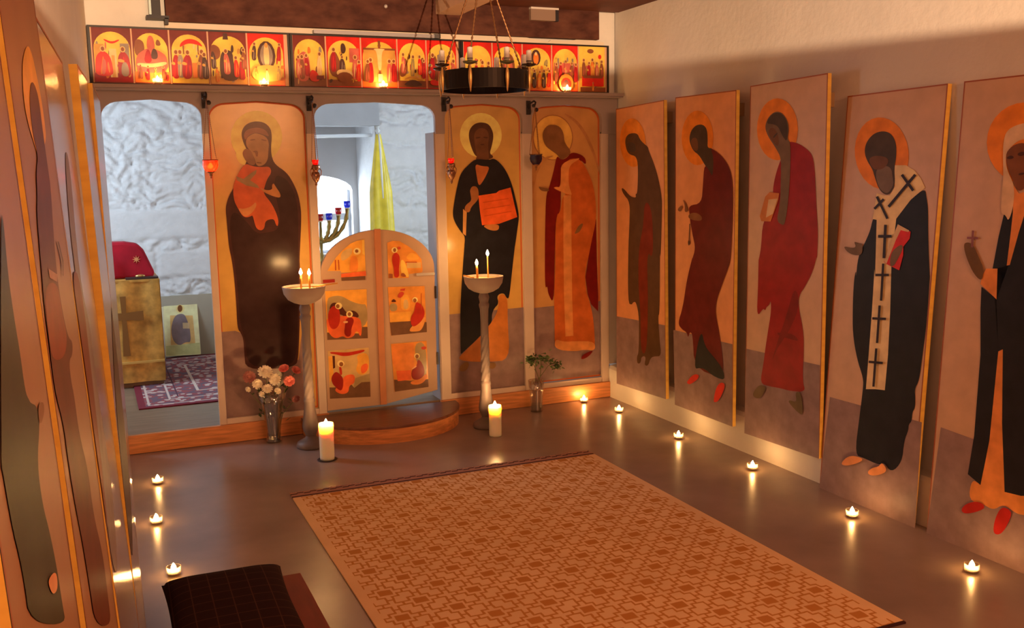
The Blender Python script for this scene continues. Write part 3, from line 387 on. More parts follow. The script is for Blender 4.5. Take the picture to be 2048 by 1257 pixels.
  ('orange_fig',1,[(0.191,1.1017),(0.2216,1.1087),(0.2377,1.078),(0.2344,0.9969),(0.1781,1.0001),(0.1849,1.0594)]),
  ('halo_s',0,[(0.2569,1.1313),(0.2555,1.1248),(0.2519,1.119),(0.2465,1.1146),(0.2398,1.1118),(0.2326,1.1112),(0.2254,1.1126),(0.219,1.1159),(0.214,1.1208),(0.2109,1.1269),(0.2101,1.1335),(0.2115,1.14),(0.215,1.1458),(0.2204,1.1503),(0.227,1.153),(0.2343,1.1537),(0.2415,1.1523),(0.2479,1.149),(0.2529,1.144),(0.256,1.1379)]),
  ('brown_s',0,[(0.2426,1.1333),(0.2413,1.1285),(0.238,1.1248),(0.2334,1.1229),(0.2284,1.1231),(0.2239,1.1255),(0.221,1.1295),(0.2201,1.1343),(0.2214,1.1391),(0.2246,1.1428),(0.2292,1.1447),(0.2343,1.1445),(0.2387,1.1421),(0.2417,1.1381)]),
  ('orange_hot',0,[(0.1262,0.9966),(0.285,1.0048),(0.286,0.9746),(0.1251,0.9711)]),
  ('brown_d',0,[(0.1252,0.9732),(0.2807,0.9736),(0.2797,0.9491),(0.1264,0.9518)]),
 ]),
 'd2': dict(O=[-2.04,-0.016,0.0], U=[1.0,0.0,0.0], V=[0.0,0.0,1.0], out=[(0,0)], layers=[
  ('amber_bg',0,[(0.0218,0.893),(0.2862,0.8893),(0.2805,0.5768),(0.021,0.5853)]),
  ('olive_g',1,[(0.0259,0.8406),(0.0593,0.858),(0.1185,0.8606),(0.1829,0.8169),(0.2487,0.7925),(0.2857,0.7933),(0.2826,0.6302),(0.0299,0.6372)]),
  ('brown_d',0,[(0.2463,0.6498),(0.282,0.647),(0.2818,0.5733),(0.0209,0.5839),(0.0217,0.6313),(0.2412,0.6068)]),
  ('brown_k',1,[(0.0472,0.8065),(0.0773,0.8208),(0.116,0.8017),(0.1376,0.7673),(0.1533,0.7464),(0.1873,0.7638),(0.2231,0.7413),(0.2318,0.7075),(0.1453,0.714),(0.1134,0.7427),(0.0414,0.748)]),
  ('orange_hot',1,[(0.0206,0.7233),(0.113,0.7329),(0.2321,0.7141),(0.245,0.6665),(0.2407,0.5935),(0.2272,0.5946),(0.2216,0.6217),(0.2016,0.6234),(0.1936,0.594),(0.1463,0.5813),(0.1207,0.6034),(0.0736,0.5861),(0.0355,0.617),(0.0218,0.6773)]),
  ('red_fig',1,[(0.0319,0.7553),(0.0564,0.7928),(0.083,0.8007),(0.108,0.7694),(0.1082,0.697),(0.0864,0.6525),(0.05,0.6488),(0.0322,0.6897)]),
  ('red_dk',1,[(0.1453,0.714),(0.1854,0.7176),(0.1976,0.6901),(0.1757,0.6454),(0.1738,0.599),(0.1468,0.5913),(0.1279,0.6161),(0.1367,0.6683)]),
  ('halo_s',0,[(0.1235,0.7933),(0.1222,0.7869),(0.1187,0.7813),(0.1136,0.777),(0.1072,0.7745),(0.1003,0.7739),(0.0934,0.7755),(0.0873,0.7789),(0.0826,0.7839),(0.0797,0.7899),(0.0789,0.7964),(0.0803,0.8028),(0.0837,0.8084),(0.0888,0.8127),(0.0952,0.8153),(0.1021,0.8158),(0.109,0.8143),(0.1151,0.8109),(0.1198,0.8059),(0.1227,0.7999)]),
  ('brown_s',0,[(0.1077,0.7925),(0.1063,0.7869),(0.1028,0.7825),(0.0979,0.7803),(0.0927,0.7807),(0.088,0.7836),(0.085,0.7884),(0.084,0.7941),(0.0855,0.7997),(0.0889,0.804),(0.0938,0.8062),(0.099,0.8059),(0.1037,0.803),(0.1067,0.7982)]),
  ('halo_s',0,[(0.1895,0.7358),(0.1882,0.7294),(0.1849,0.7237),(0.18,0.7194),(0.174,0.7168),(0.1674,0.7163),(0.1608,0.7178),(0.1551,0.7212),(0.1506,0.7263),(0.1478,0.7324),(0.147,0.7389),(0.1484,0.7454),(0.1516,0.751),(0.1565,0.7553),(0.1625,0.7579),(0.1691,0.7585),(0.1756,0.757),(0.1814,0.7535),(0.1859,0.7485),(0.1887,0.7424)]),
  ('brown_s',0,[(0.1789,0.7366),(0.1775,0.7312),(0.1742,0.7271),(0.1696,0.725),(0.1646,0.7254),(0.1601,0.7282),(0.1572,0.7327),(0.1563,0.7383),(0.1577,0.7436),(0.161,0.7477),(0.1656,0.7498),(0.1706,0.7494),(0.175,0.7467),(0.178,0.7421)]),
  ('peach_s',1,[(0.1246,0.6957),(0.1546,0.6967),(0.1573,0.6833),(0.1274,0.6823)]),
 ]),
 'd3': dict(O=[-2.04,-0.016,0.0], U=[1.0,0.0,0.0], V=[0.0,0.0,1.0], out=[(0,0)], layers=[
  ('buff',0,[(0.021,0.5126),(0.2848,0.5126),(0.2826,0.1978),(0.0205,0.206)]),
  ('amber_bg',1,[(0.2022,0.4763),(0.2836,0.4824),(0.2822,0.361),(0.2301,0.3323),(0.1911,0.3699),(0.2135,0.4216)]),
  ('orange_hot',1,[(0.2261,0.4002),(0.2742,0.4159),(0.2757,0.3684),(0.2304,0.339)]),
  ('amber_bg',0,[(0.0228,0.4793),(0.049,0.4769),(0.0509,0.3702),(0.0249,0.306)]),
  ('red_fig',1,[(0.0339,0.5081),(0.1359,0.4923),(0.1963,0.4969),(0.2573,0.5036),(0.2567,0.4882),(0.1887,0.4742),(0.1216,0.4689),(0.0693,0.4883),(0.0366,0.4946)]),
  ('olive_g',0,[(0.1892,0.3229),(0.285,0.3438),(0.2836,0.2386),(0.1727,0.2503)]),
  ('brown_d',0,[(0.0205,0.2797),(0.06,0.2756),(0.1607,0.2853),(0.1798,0.2597),(0.2285,0.2919),(0.2849,0.2895),(0.2837,0.1908),(0.0205,0.206)]),
  ('brown_k',0,[(0.0479,0.4803),(0.0636,0.4789),(0.0623,0.4024),(0.0488,0.3971)]),
  ('orange_hot',1,[(0.1063,0.3446),(0.1871,0.3534),(0.1844,0.2896),(0.147,0.28),(0.1417,0.2333),(0.0978,0.2258),(0.0555,0.2492),(0.06,0.2756),(0.1031,0.2711)]),
  ('red_dk',1,[(0.0333,0.3452),(0.0647,0.3822),(0.0966,0.3523),(0.1121,0.3239),(0.1061,0.264),(0.0888,0.249),(0.06,0.2756),(0.0381,0.3046)]),
  ('red_fig',1,[(0.086,0.4135),(0.1022,0.4053),(0.1066,0.3513),(0.09,0.353)]),
  ('halo_s',0,[(0.121,0.4236),(0.1196,0.4171),(0.1161,0.4114),(0.1109,0.4072),(0.1045,0.4048),(0.0975,0.4044),(0.0906,0.4061),(0.0845,0.4097),(0.0797,0.4149),(0.0768,0.4211),(0.076,0.4278),(0.0773,0.4343),(0.0808,0.4399),(0.086,0.4441),(0.0924,0.4466),(0.0994,0.447),(0.1063,0.4453),(0.1124,0.4417),(0.1172,0.4365),(0.1202,0.4303)]),
  ('brown_s',0,[(0.1149,0.4208),(0.1133,0.4146),(0.1094,0.4098),(0.1039,0.4075),(0.098,0.4081),(0.0929,0.4114),(0.0894,0.4168),(0.0884,0.4233),(0.09,0.4295),(0.0938,0.4343),(0.0993,0.4366),(0.1052,0.436),(0.1104,0.4327),(0.1138,0.4273)]),
 ]),
 'd4': dict(O=[-2.04,-0.016,0.0], U=[1.0,0.0,0.0], V=[0.0,0.0,1.0], out=[(0,0)], layers=[
  ('amber_d',0,[(0.4315,1.1772),(0.4677,1.1879),(0.5119,1.1844),(0.5665,1.1525),(0.6211,1.1069),(0.6564,1.0619),(0.6624,0.9855),(0.6564,0.975),(0.5687,0.9691),(0.5678,0.9448),(0.4314,0.95)]),
  ('amber_bg',1,[(0.5466,1.0621),(0.5762,1.109),(0.6264,1.0958),(0.6477,1.0569)]),
  ('buff',0,[(0.5572,1.0453),(0.6528,1.0404),(0.6517,1.0051),(0.5559,1.0076)]),
  ('rust_l',0,[(0.549,1.0512),(0.6248,1.0472),(0.6245,1.0402),(0.5488,1.0442)]),
  ('gold_hi',1,[(0.5132,1.0638),(0.541,1.0623),(0.5685,0.9637),(0.5651,0.9476),(0.5154,0.9667)]),
  ('brown_r',0,[(0.4353,0.9794),(0.46,0.9753),(0.4591,0.9495),(0.4359,0.9508)]),
  ('brown_r',1,[(0.5157,0.9775),(0.5354,0.9791),(0.554,0.951),(0.515,0.9559)]),
  ('red_fig',1,[(0.4615,1.0931),(0.4817,1.1162),(0.5034,1.1018),(0.5124,1.0745),(0.5013,1.0106),(0.5037,0.9512),(0.4675,0.9522),(0.4697,1.0123),(0.4585,1.0558)]),
  ('red_s',1,[(0.5192,1.1396),(0.516,1.133),(0.5089,1.1305),(0.5019,1.1336),(0.4992,1.1406),(0.5024,1.1472),(0.5095,1.1497),(0.5165,1.1466)]),
  ('halo_s',0,[(0.4966,1.1278),(0.4954,1.1223),(0.4924,1.1173),(0.4878,1.1135),(0.4822,1.1112),(0.476,1.1106),(0.4699,1.1118),(0.4644,1.1147),(0.4602,1.1189),(0.4575,1.1241),(0.4568,1.1297),(0.458,1.1353),(0.461,1.1402),(0.4655,1.144),(0.4711,1.1463),(0.4773,1.1469),(0.4834,1.1457),(0.4889,1.1429),(0.4931,1.1387),(0.4958,1.1335)]),
  ('brown_s',0,[(0.4877,1.1283),(0.4865,1.1227),(0.4836,1.1184),(0.4795,1.1161),(0.4751,1.1163),(0.4712,1.119),(0.4686,1.1236),(0.4678,1.1292),(0.469,1.1347),(0.4719,1.139),(0.476,1.1413),(0.4804,1.1411),(0.4843,1.1384),(0.4869,1.1339)]),
 ]),
 'd5': dict(O=[-2.04,-0.016,0.0], U=[1.0,0.0,0.0], V=[0.0,0.0,1.0], out=[(0,0)], layers=[
  ('amber_d',0,[(0.4254,0.8938),(0.6721,0.8853),(0.6767,0.5814),(0.4345,0.5773)]),
  ('brown_d',0,[(0.4308,0.6655),(0.5733,0.6613),(0.6787,0.6464),(0.6781,0.5813),(0.4366,0.5772)]),
  ('amber_bg',0,[(0.4296,0.7261),(0.5754,0.7257),(0.5769,0.6644),(0.4328,0.664)]),
  ('amber_bg',1,[(0.5055,0.8217),(0.5375,0.8432),(0.5682,0.8243),(0.5723,0.7361),(0.5059,0.7341)]),
  ('buff',1,[(0.5258,0.8069),(0.5571,0.8048),(0.5585,0.7438),(0.5236,0.7429)]),
  ('olive_g',1,[(0.4318,0.7864),(0.4801,0.7864),(0.4838,0.7357),(0.4333,0.7339)]),
  ('brown_k',1,[(0.4448,0.8023),(0.4604,0.8167),(0.4771,0.8001),(0.4734,0.7936),(0.4459,0.7955)]),
  ('red_s',1,[(0.4815,0.8267),(0.5069,0.8619),(0.5377,0.8499),(0.5088,0.8148)]),
  ('red_s',0,[(0.5074,0.8753),(0.5408,0.8786),(0.5347,0.8635),(0.5071,0.8653)]),
  ('amber_hot',1,[(0.5535,0.5948),(0.5721,0.6274),(0.6659,0.6884),(0.6723,0.6674),(0.6416,0.5945),(0.5991,0.5911)]),
  ('red_fig',1,[(0.5744,0.6952),(0.5963,0.7208),(0.6089,0.7843),(0.6264,0.7798),(0.6539,0.7575),(0.6699,0.7052),(0.6436,0.6559),(0.593,0.6223),(0.5723,0.6342),(0.5679,0.6685)]),
  ('rust_l',0,[(0.6452,0.8395),(0.6417,0.7311),(0.646,0.7308),(0.6494,0.8393)]),
  ('halo_s',0,[(0.6207,0.7991),(0.6194,0.7932),(0.616,0.7881),(0.6111,0.7845),(0.605,0.7828),(0.5987,0.7833),(0.5928,0.7858),(0.5881,0.79),(0.5852,0.7955),(0.5843,0.8016),(0.5856,0.8075),(0.5889,0.8126),(0.5939,0.8162),(0.5999,0.8179),(0.6062,0.8175),(0.6121,0.815),(0.6168,0.8107),(0.6198,0.8052)]),
  ('brown_s',0,[(0.6128,0.7956),(0.6115,0.7898),(0.608,0.7853),(0.6031,0.7831),(0.5978,0.7834),(0.5931,0.7864),(0.59,0.7913),(0.589,0.7972),(0.5904,0.803),(0.5938,0.8075),(0.5987,0.8098),(0.604,0.8094),(0.6087,0.8065),(0.6118,0.8016)]),
 ]),
 'd6': dict(O=[-2.04,-0.016,0.0], U=[1.0,0.0,0.0], V=[0.0,0.0,1.0], out=[(0,0)], layers=[
  ('amber_d',0,[(0.4325,0.5233),(0.6749,0.5231),(0.6795,0.214),(0.4455,0.2075)]),
  ('orange_dim',0,[(0.4393,0.5193),(0.586,0.5169),(0.5843,0.3589),(0.5625,0.3403),(0.4643,0.343),(0.4385,0.4002)]),
  ('olive_g',1,[(0.5895,0.5166),(0.6675,0.5168),(0.6717,0.3089),(0.6526,0.2691),(0.5993,0.3851)]),
  ('red_s',1,[(0.631,0.4856),(0.6667,0.4893),(0.6733,0.4715),(0.6445,0.4637)]),
  ('brown_d',0,[(0.4448,0.2866),(0.5601,0.268),(0.6776,0.2666),(0.6781,0.2142),(0.4468,0.2059)]),
  ('orange_hot',0,[(0.4608,0.3433),(0.5624,0.339),(0.5603,0.2749),(0.4688,0.2739)]),
  ('orange_dim',1,[(0.5529,0.2653),(0.6312,0.2712),(0.661,0.3099),(0.6744,0.2808),(0.6301,0.2366),(0.5591,0.2404)]),
  ('red_dk',1,[(0.5625,0.3403),(0.6022,0.3641),(0.6071,0.4051),(0.6281,0.3962),(0.6514,0.3456),(0.6535,0.2968),(0.6097,0.2665),(0.5639,0.278)]),
  ('peach_s',1,[(0.5627,0.3472),(0.5988,0.3679),(0.602,0.3586),(0.5696,0.341)]),
  ('halo_s',0,[(0.6234,0.4277),(0.6221,0.4215),(0.6186,0.4162),(0.6134,0.4125),(0.6071,0.4109),(0.6004,0.4115),(0.5943,0.4143),(0.5894,0.4189),(0.5862,0.4247),(0.5853,0.4312),(0.5867,0.4374),(0.5901,0.4427),(0.5953,0.4463),(0.6016,0.448),(0.6083,0.4474),(0.6144,0.4446),(0.6194,0.44),(0.6225,0.4342)]),
  ('brown_s',0,[(0.6163,0.4249),(0.6149,0.4191),(0.6114,0.4146),(0.6065,0.4124),(0.6011,0.4129),(0.5964,0.416),(0.5932,0.421),(0.5922,0.4271),(0.5936,0.4329),(0.5971,0.4374),(0.602,0.4396),(0.6073,0.4391),(0.6121,0.4361),(0.6153,0.431)]),
 ]),
 'small': dict(O=[-2.865,2.44,0.117], U=[1.0,0.0,0.0], V=[0.0,0.26963,0.96296], out=[(0.0065,0.0286),(0.3091,0.0225),(0.3155,0.4761),(0.0276,0.4873)], layers=[
  ('pale_gold',0,[(0.0462,0.4884),(0.3137,0.479),(0.3054,0.018),(0.0281,0.0252)]),
  ('orange_pale',0,[(0.089,0.3662),(0.2703,0.3528),(0.2712,0.1134),(0.0755,0.1153)]),
  ('olive_pale',0,[(0.0378,0.1112),(0.3069,0.1178),(0.3017,0.0243),(0.034,0.0306)]),
  ('halo_s',0,[(0.2077,0.4143),(0.2047,0.4022),(0.198,0.3919),(0.1884,0.3846),(0.1771,0.3811),(0.1655,0.382),(0.1549,0.387),(0.1467,0.3956),(0.1418,0.4068),(0.1408,0.4191),(0.1438,0.4311),(0.1505,0.4414),(0.16,0.4488),(0.1713,0.4523),(0.1829,0.4515),(0.1935,0.4464),(0.2018,0.4378),(0.2067,0.4267)]),
  ('grey_fig',1,[(0.1381,0.37),(0.2017,0.3758),(0.2244,0.3113),(0.2392,0.2354),(0.2368,0.1238),(0.1956,0.1347),(0.1439,0.102),(0.0986,0.1429),(0.0851,0.2329),(0.1062,0.3203)]),
  ('face_brown',0,[(0.1926,0.4184),(0.1896,0.4056),(0.1833,0.3956),(0.175,0.3905),(0.1663,0.3911),(0.159,0.3974),(0.1544,0.4081),(0.1536,0.4212),(0.1566,0.4339),(0.1628,0.4439),(0.1711,0.4491),(0.1798,0.4485),(0.1872,0.4422),(0.1917,0.4314)]),
  ('page',0,[(0.1839,0.2965),(0.2397,0.2922),(0.2356,0.2432),(0.1826,0.2474)]),
 ]),
}
# ================================================================ THE ROOM
plaster = mat('white_plaster', (.72, .68, .64), rough=0.85, spec=0.15, var=0.05, vscale=3, bump=0.25, bscale=25)
rough_plaster = mat('rough_plaster', (.80, .76, .70), rough=0.9, spec=0.1, var=0.06, vscale=5, bump=0.6, bscale=14)
floor_paint = mat('grey_floor_paint', (.30, .235, .215), rough=0.27, spec=0.5, var=0.16, vscale=2.2, bump=0.10, bscale=9)
brown_wood = mat('dark_red_brown_paint', (.055, .014, .009), rough=0.75, vscale=16, var=0.35, bump=0.5, bscale=18, stretch=(.5, 1, 1), col2=(.14, .05, .03))
grey_wood = mat('mauve_grey_shaded_paint', (.40, .34, .34), rough=0.5, var=0.06, vscale=5)  # mauve-grey, darker than the posts partly to carry the header's shade
post_wood = mat('pale_post_paint', (.64, .52, .44), rough=0.5, var=0.06, vscale=5)
pine = mat('orange_pine', (.62, .25, .09), rough=0.4, spec=0.4, var=0.25, vscale=5, stretch=(1.2, 6, 14))
gold_pine = mat('golden_pine_edge', (.95, .60, .12), rough=0.5, var=0.15, vscale=7, stretch=(4, 4, .6))
FR = -9.2
def lx(y): return -3.275 + .042 * y          # the left wall is slightly askew
struct(MB().box(-3.75, .30, FR - .1, .0, -.15, 0), 'floor', floor_paint)
struct(MB().box(-4.6, .50, 0.0, 4.2, -.15, .113), 'floor', mat('sanctuary_boards', (.25, .175, .115), rough=0.45, var=0.18, vscale=5, stretch=(1, 9, 1)))
struct(MB().box(-4.7, .55, FR - .1, 4.3, 2.70, 2.85), 'ceiling', mat('brown_ceiling_boards', (.20, .075, .045), rough=0.75, var=0.25, vscale=4, stretch=(6, .6, 1)))
wr = MB().box(.07, .30, FR, .02, 0, 2.70)
struct(wr, 'wall_right', plaster)
pl = MB().prism([(.07, 0), (.0, 0), (.0, .205), (.012, .228), (.07, .235)], .0, -6.2, lambda u, v, d: (u, d, v))
struct(pl, 'baseboard_right', plaster)
wl = MB().add([(lx(0), 0.02, 0), (lx(FR), FR, 0), (lx(FR), FR, 2.7), (lx(0), .02, 2.7), (-3.9, 0.02, 0), (-3.9, FR, 0), (-3.9, FR, 2.7), (-3.9, .02, 2.7)],
              [(0, 1, 2, 3), (4, 5, 6, 7), (0, 3, 7, 4), (1, 2, 6, 5), (0, 1, 5, 4), (3, 2, 6, 7)])
struct(wl, 'wall_left', plaster)
struct(MB().box(-3.9, .3, FR - .12, FR, 0, 2.7), 'wall_front', plaster)
struct(MB().box(-3.9, .3, .035, .12, 2.085, 2.70), 'wall_back', rough_plaster)
# sanctuary shell
struct(MB().box(.30, .45, .0, 4.2, .113, 2.7), 'wall_right', plaster)
struct(MB().box(-4.6, -4.45, .0, 4.2, .113, 2.7), 'wall_left', plaster)
struct(MB().box(-4.6, -3.9, .0, .12, .113, 2.7), 'wall_back', plaster)
stone = mat('whitewashed_stone', (.74, .74, .75), rough=0.75, spec=0.2, var=0.05, vscale=12, bump=0.3, bscale=45)
def stone_wall(x0, x1, z0, z1, y, nx, nz, seed, courses):
    mb = MB(); vs = []
    for j in range(nz + 1):
        for i in range(nx + 1):
            x = x0 + (x1 - x0) * i / nx; z = z0 + (z1 - z0) * j / nz
            rough = 1.0; edge = 0.0
            for (ca, cb, xs) in courses:                 # smooth dressed blocks between rubble bands
                if ca < z < cb:
                    rough = 0.12
                    dd = min(z - ca, cb - z)
                    for q in xs: dd = min(dd, abs(x - q))
                    edge = max(0, 1 - dd / .03)
            p = Vector((x * 2.6 + seed + noise.noise(Vector((z * 4, x * 3, 0))) * .5, z * 5.6 + noise.noise(Vector((x * 5, z * 3, 2))) * .6, seed))
            h = noise.fractal(p * 2.2, .7, 2.2, 6) * .030 + (abs(noise.noise(p * 3.1)) ** .6) * .035 + abs(noise.noise(p * 7.5)) * .016 - .02
            h = h * rough + (.012 if rough < 1 else 0) - edge * .02 * (0.4 + abs(noise.noise(p * 3)))
            vs.append((x, y - h, z))
    fs = [(j * (nx + 1) + i, j * (nx + 1) + i + 1, (j + 1) * (nx + 1) + i + 1, (j + 1) * (nx + 1) + i) for j in range(nz) for i in range(nx)]
    mb.add(vs, fs, 0, True); n = len(vs)
    return mb
W1 = stone_wall(-4.45, -2.0, .62, 2.7, 2.58, 190, 160, 3.1, [(.78, 1.02, (-2.85,)), (1.10, 1.36, (-2.35, -3.4))])
W1.box(-4.45, -2.0, 2.62, 2.75, .113, 2.7)
struct(W1, 'wall_back', stone)
W2 = stone_wall(-.90, .30, .113, 2.7, 2.58, 110, 190, 8.7, [(1.90, 2.06, (-.5,)), (1.66, 1.86, (-.45,)), (1.10, 1.30, (-.62,))])
W2.box(-.93, .30, 2.62, 3.4, .113, 2.7)
struct(W2, 'wall_back', stone)
struct(MB().box(-4.45, -2.0, 2.56, 2.62, .113, .63), 'baseboard_back', mat('beige_distemper', (.46, .42, .33), rough=0.7, var=.06))
# the deep window recess: smooth lintel, cheeks, back wall around an arched window
smooth = mat('smooth_limewash', (.66, .67, .70), rough=0.8, var=0.04, vscale=4)
struct(MB().box(-2.0, -.90, 2.56, 2.80, 2.045, 2.70), 'trim_1', mat('grey_lintel', (.50, .51, .54), rough=0.8, var=.1, vscale=3))
struct(MB().box(-2.2, -2.0, 2.75, 3.4, .113, 2.7), 'wall_left', smooth)
wx0, wx1, wz0, wz1 = -1.86, -.985, .86, 1.47
arch = [(wx0, wz0), (wx1, wz0), (wx1, wz1)] + [((wx0 + wx1) / 2 + (wx1 - wx0) / 2 * math.cos(a), wz1 + .15 * math.sin(a)) for a in [math.pi * k / 12 for k in range(1, 12)]] + [(wx0, wz1)]
rw = MB()
Yb, Yb2 = 3.30, 3.55
# wall pieces around the opening (left, right, below, above with the arch)
rw.box(-2.2, wx0, Yb, Yb2, .113, 2.7).box(wx1, -.7, Yb, Yb2, .113, 2.7).box(wx0, wx1, Yb, Yb2, .113, wz0)
top = [(wx1, wz1)] + arch[3:-1] + [(wx0, wz1), (wx0, 2.7), (wx1, 2.7)]
rw.prism(top, Yb, Yb2, lambda u, v, d: (u, d, v))
struct(rw, 'wall_back', smooth)
win = thing('window_1', 'arched sanctuary window bright with daylight behind the branched candelabrum', 'window', ((wx0 + wx1) / 2, Yb + .12, wz0)); win['kind'] = 'structure'
o = MB().prism([(x - (wx0 + wx1) / 2, z - wz0) for x, z in arch], .0, .006, lambda u, v, d: (u, d, v)).build('window_pane', clear_glass('window_glass', gloss=.05, haze=0), parent=win)
fr = MB(); white_p = mat('white_gloss_paint', (.62, .66, .74), rough=0.4)
fr.box(-.4375, .4375, -.03, .02, .32, .385).box(-.4375, .4375, -.02, .02, 0, .03).box(-.4375, -.40, -.02, .02, 0, .61).box(.41, .4375, -.02, .02, 0, .61)
fr.build('window_frame', white_p, parent=win)
o = MB().tube([(-1.98, 2.70, 1.945), (-.94, 2.70, 1.965)], .016, 12).build('curtain_rail', mat('white_rail', (.9, .92, .95), rough=.3)); tag(o, 'white rail running across the window recess under the lintel', 'rail')

# ceiling timbers over the screen
o = MB().box(-2.855, -.078, -.03, .035, 2.487, 2.70).build('ceiling_beam', brown_wood, bevel=.004); tag(o, 'dark red-brown painted beam across the wall above the icon frieze', 'beam')
tr = MB().box(-1.08, .07, -8, -.03, 2.672, 2.70); struct(tr, 'trim_2', mat('brown_board', (.13, .04, .025), rough=.7, var=.3, vscale=6))
o = MB().box(-1.243, -1.085, FR, -.03, 2.60, 2.70).build('ceiling_joist', mat('pale_joist', (.66, .46, .34), rough=.6, var=.08)); tag(o, 'pale painted joist running from the beam towards the viewer', 'beam')
# torn strips of white lining board between frieze and beam
o = MB().prism([(-2.86, 2.452), (-.02, 2.452), (-.02, 2.475), (-.16, 2.50), (-.30, 2.475), (-.42, 2.478), (-.44, 2.466), (-.60, 2.487), (-2.86, 2.487)], .012, .034, lambda u, v, d: (u, d, v)).build('lining_board', mat('cream_board', (.86, .74, .58), rough=.6, var=.05)); tag(o, 'cream lining board with a ragged right end above the icon frieze', 'board')
t = thing('shelf_light', 'slim grey strip light lying on top of the middle frieze frame', 'lamp', (-2.02, -.02, 2.452))
MB().box(0, .78, -.02, .02, 0, .022).build('light_body', mat('grey_steel', (.38, .38, .42), rough=.4, metal=.3), parent=t); MB().box(.76, .80, -.022, .022, 0, .026).build('end_cap', mat('dark_steel', (.10, .10, .11), rough=.5), parent=t)
t = thing('wall_bracket', 'black metal clamp bracket at the left end of the brown beam', 'bracket', (-2.93, -.03, 2.50))
MB().box(-.03, .09, -.03, .06, -.005, .012).box(.066, .085, -.03, .0, -.035, .0).build('bracket_plate', mat('black_metal', (.03, .025, .03), rough=.45), parent=t)
MB().box(.0, .05, .0, .05, .01, .17).build('bracket_stem', MATS['black_metal'], parent=t)
MB().box(-.012, .0, .0, .04, .02, .17).build('bracket_edge', mat('pale_enamel', (.65, .85, .85), rough=.4), parent=t)
t = thing('junction_box', 'small grey box fixed to the brown beam above the chandelier', 'box', (-.50, -.06, 2.60))
MB().box(-.10, .09, .0, .03, -.01, .06).build('box_body', mat('taupe', (.30, .20, .15), rough=.6), parent=t)
MB().box(-.10, .10, -.006, .03, .06, .072).build('box_lid', mat('pale_lid', (.75, .70, .66), rough=.5), parent=t)
MB().box(.078, .10, -.004, .03, -.012, .06).build('box_side', MATS['black_metal'], parent=t)
o = MB().ball((-1.57, -.04, 2.63), .012).build('hook_stud', mat('bright_steel', (.85, .85, .88), rough=.2, metal=.6)); tag(o, 'small bright metal stud on the brown beam left of the joist', 'stud')

# ================================================================ THE ICON SCREEN
scr = thing('icon_screen', 'grey painted wooden icon screen with arched bays across the end of the room', 'screen', (-1.6, 0, 0))
so = Vector((-1.6, 0, 0))
def sp(mb, name, m, bevel=.002):
    mb.v = [(x + 1.6, y, z) for x, y, z in mb.v]; return mb.build(name, m, parent=scr, bevel=bevel)
XZ = lambda u, v, d: (u, d, v)
bays = [(-3.232, -2.696), (-2.655, -2.088), (-2.038, -1.266), (-1.200, -.655), (-.585, -.057)]
hdr = [(-3.27, 1.86)]
for (a, b) in bays:
    hdr += [(a, 1.86), (a, 1.955)]
    hdr += [(a + .10 - .10 * math.cos(q), 1.955 + .085 * math.sin(q)) for q in [math.pi / 2 * k / 6 for k in range(1, 7)]]
    hdr += [((a + b) / 2, 2.053)]
    hdr += [(b - .10 + .10 * math.sin(q), 1.955 + .085 * math.cos(q)) for q in [math.pi / 2 * k / 6 for k in range(0, 6)]]
    hdr += [(b, 1.955), (b, 1.86)]
hdr += [(.065, 1.86), (.065, 2.108), (-3.27, 2.108)]
sp(MB().prism(hdr, -.022, .0115, XZ), 'arched_header', grey_wood)
for i, (a, b) in enumerate([(-3.27, -3.232), (-2.696, -2.655), (-2.088, -2.038), (-1.266, -1.200), (-.655, -.585), (-.057, .0)]):
    sp(MB().box(a, b, -.012, .0105, .113, 1.875), 'post', post_wood)
sp(MB().box(.0005, .066, -.010, .0105, .238, 1.86), 'corner_filler', grey_wood)
for i in (1, 3, 4):
    a, b = bays[i]; sp(MB().box(a, b, -.008, .0105, .113, .148), 'bottom_rail', post_wood)
sp(MB().box(-1.275, -1.266, -.01, .16, .113, 1.87).box(-2.038, -2.030, .03, .16, .113, 1.87), 'door_jamb', grey_wood)
sp(MB().box(-3.27, -2.03, -.028, .0, .002, .113), 'kerb', pine); sp(MB().box(-1.28, .0, -.028, .0, .002, .113), 'kerb', pine)
sp(MB().box(-3.268, .066, -.115, .035, 2.108, 2.128).box(-3.268, .066, -.10, -.02, 2.098, 2.108), 'shelf', grey_wood)
# rounded step in front of the doors
step = [(-2.21, -.03)] + [(-1.695 - .515 * math.cos(q), -.03 - .47 * math.sin(q)) for q in [math.pi * k / 40 for k in range(1, 40)]] + [(-1.18, -.03)]
t = thing('doorway_step', 'half-round wooden step with dark top in front of the painted double doors', 'step', (0, 0, 0))
MB().prism([(-1.695 + (x + 1.695) * .985, -.03 + (y + .03) * .985) for x, y in step], .0, .09, ident).build('riser', pine, parent=t)
MB().prism(step, .09, .108, ident).build('tread', mat('dark_step_wood', (.17, .06, .035), rough=.3, spec=.5, var=.25, vscale=6, stretch=(1, 8, 1)), parent=t, bevel=.003)

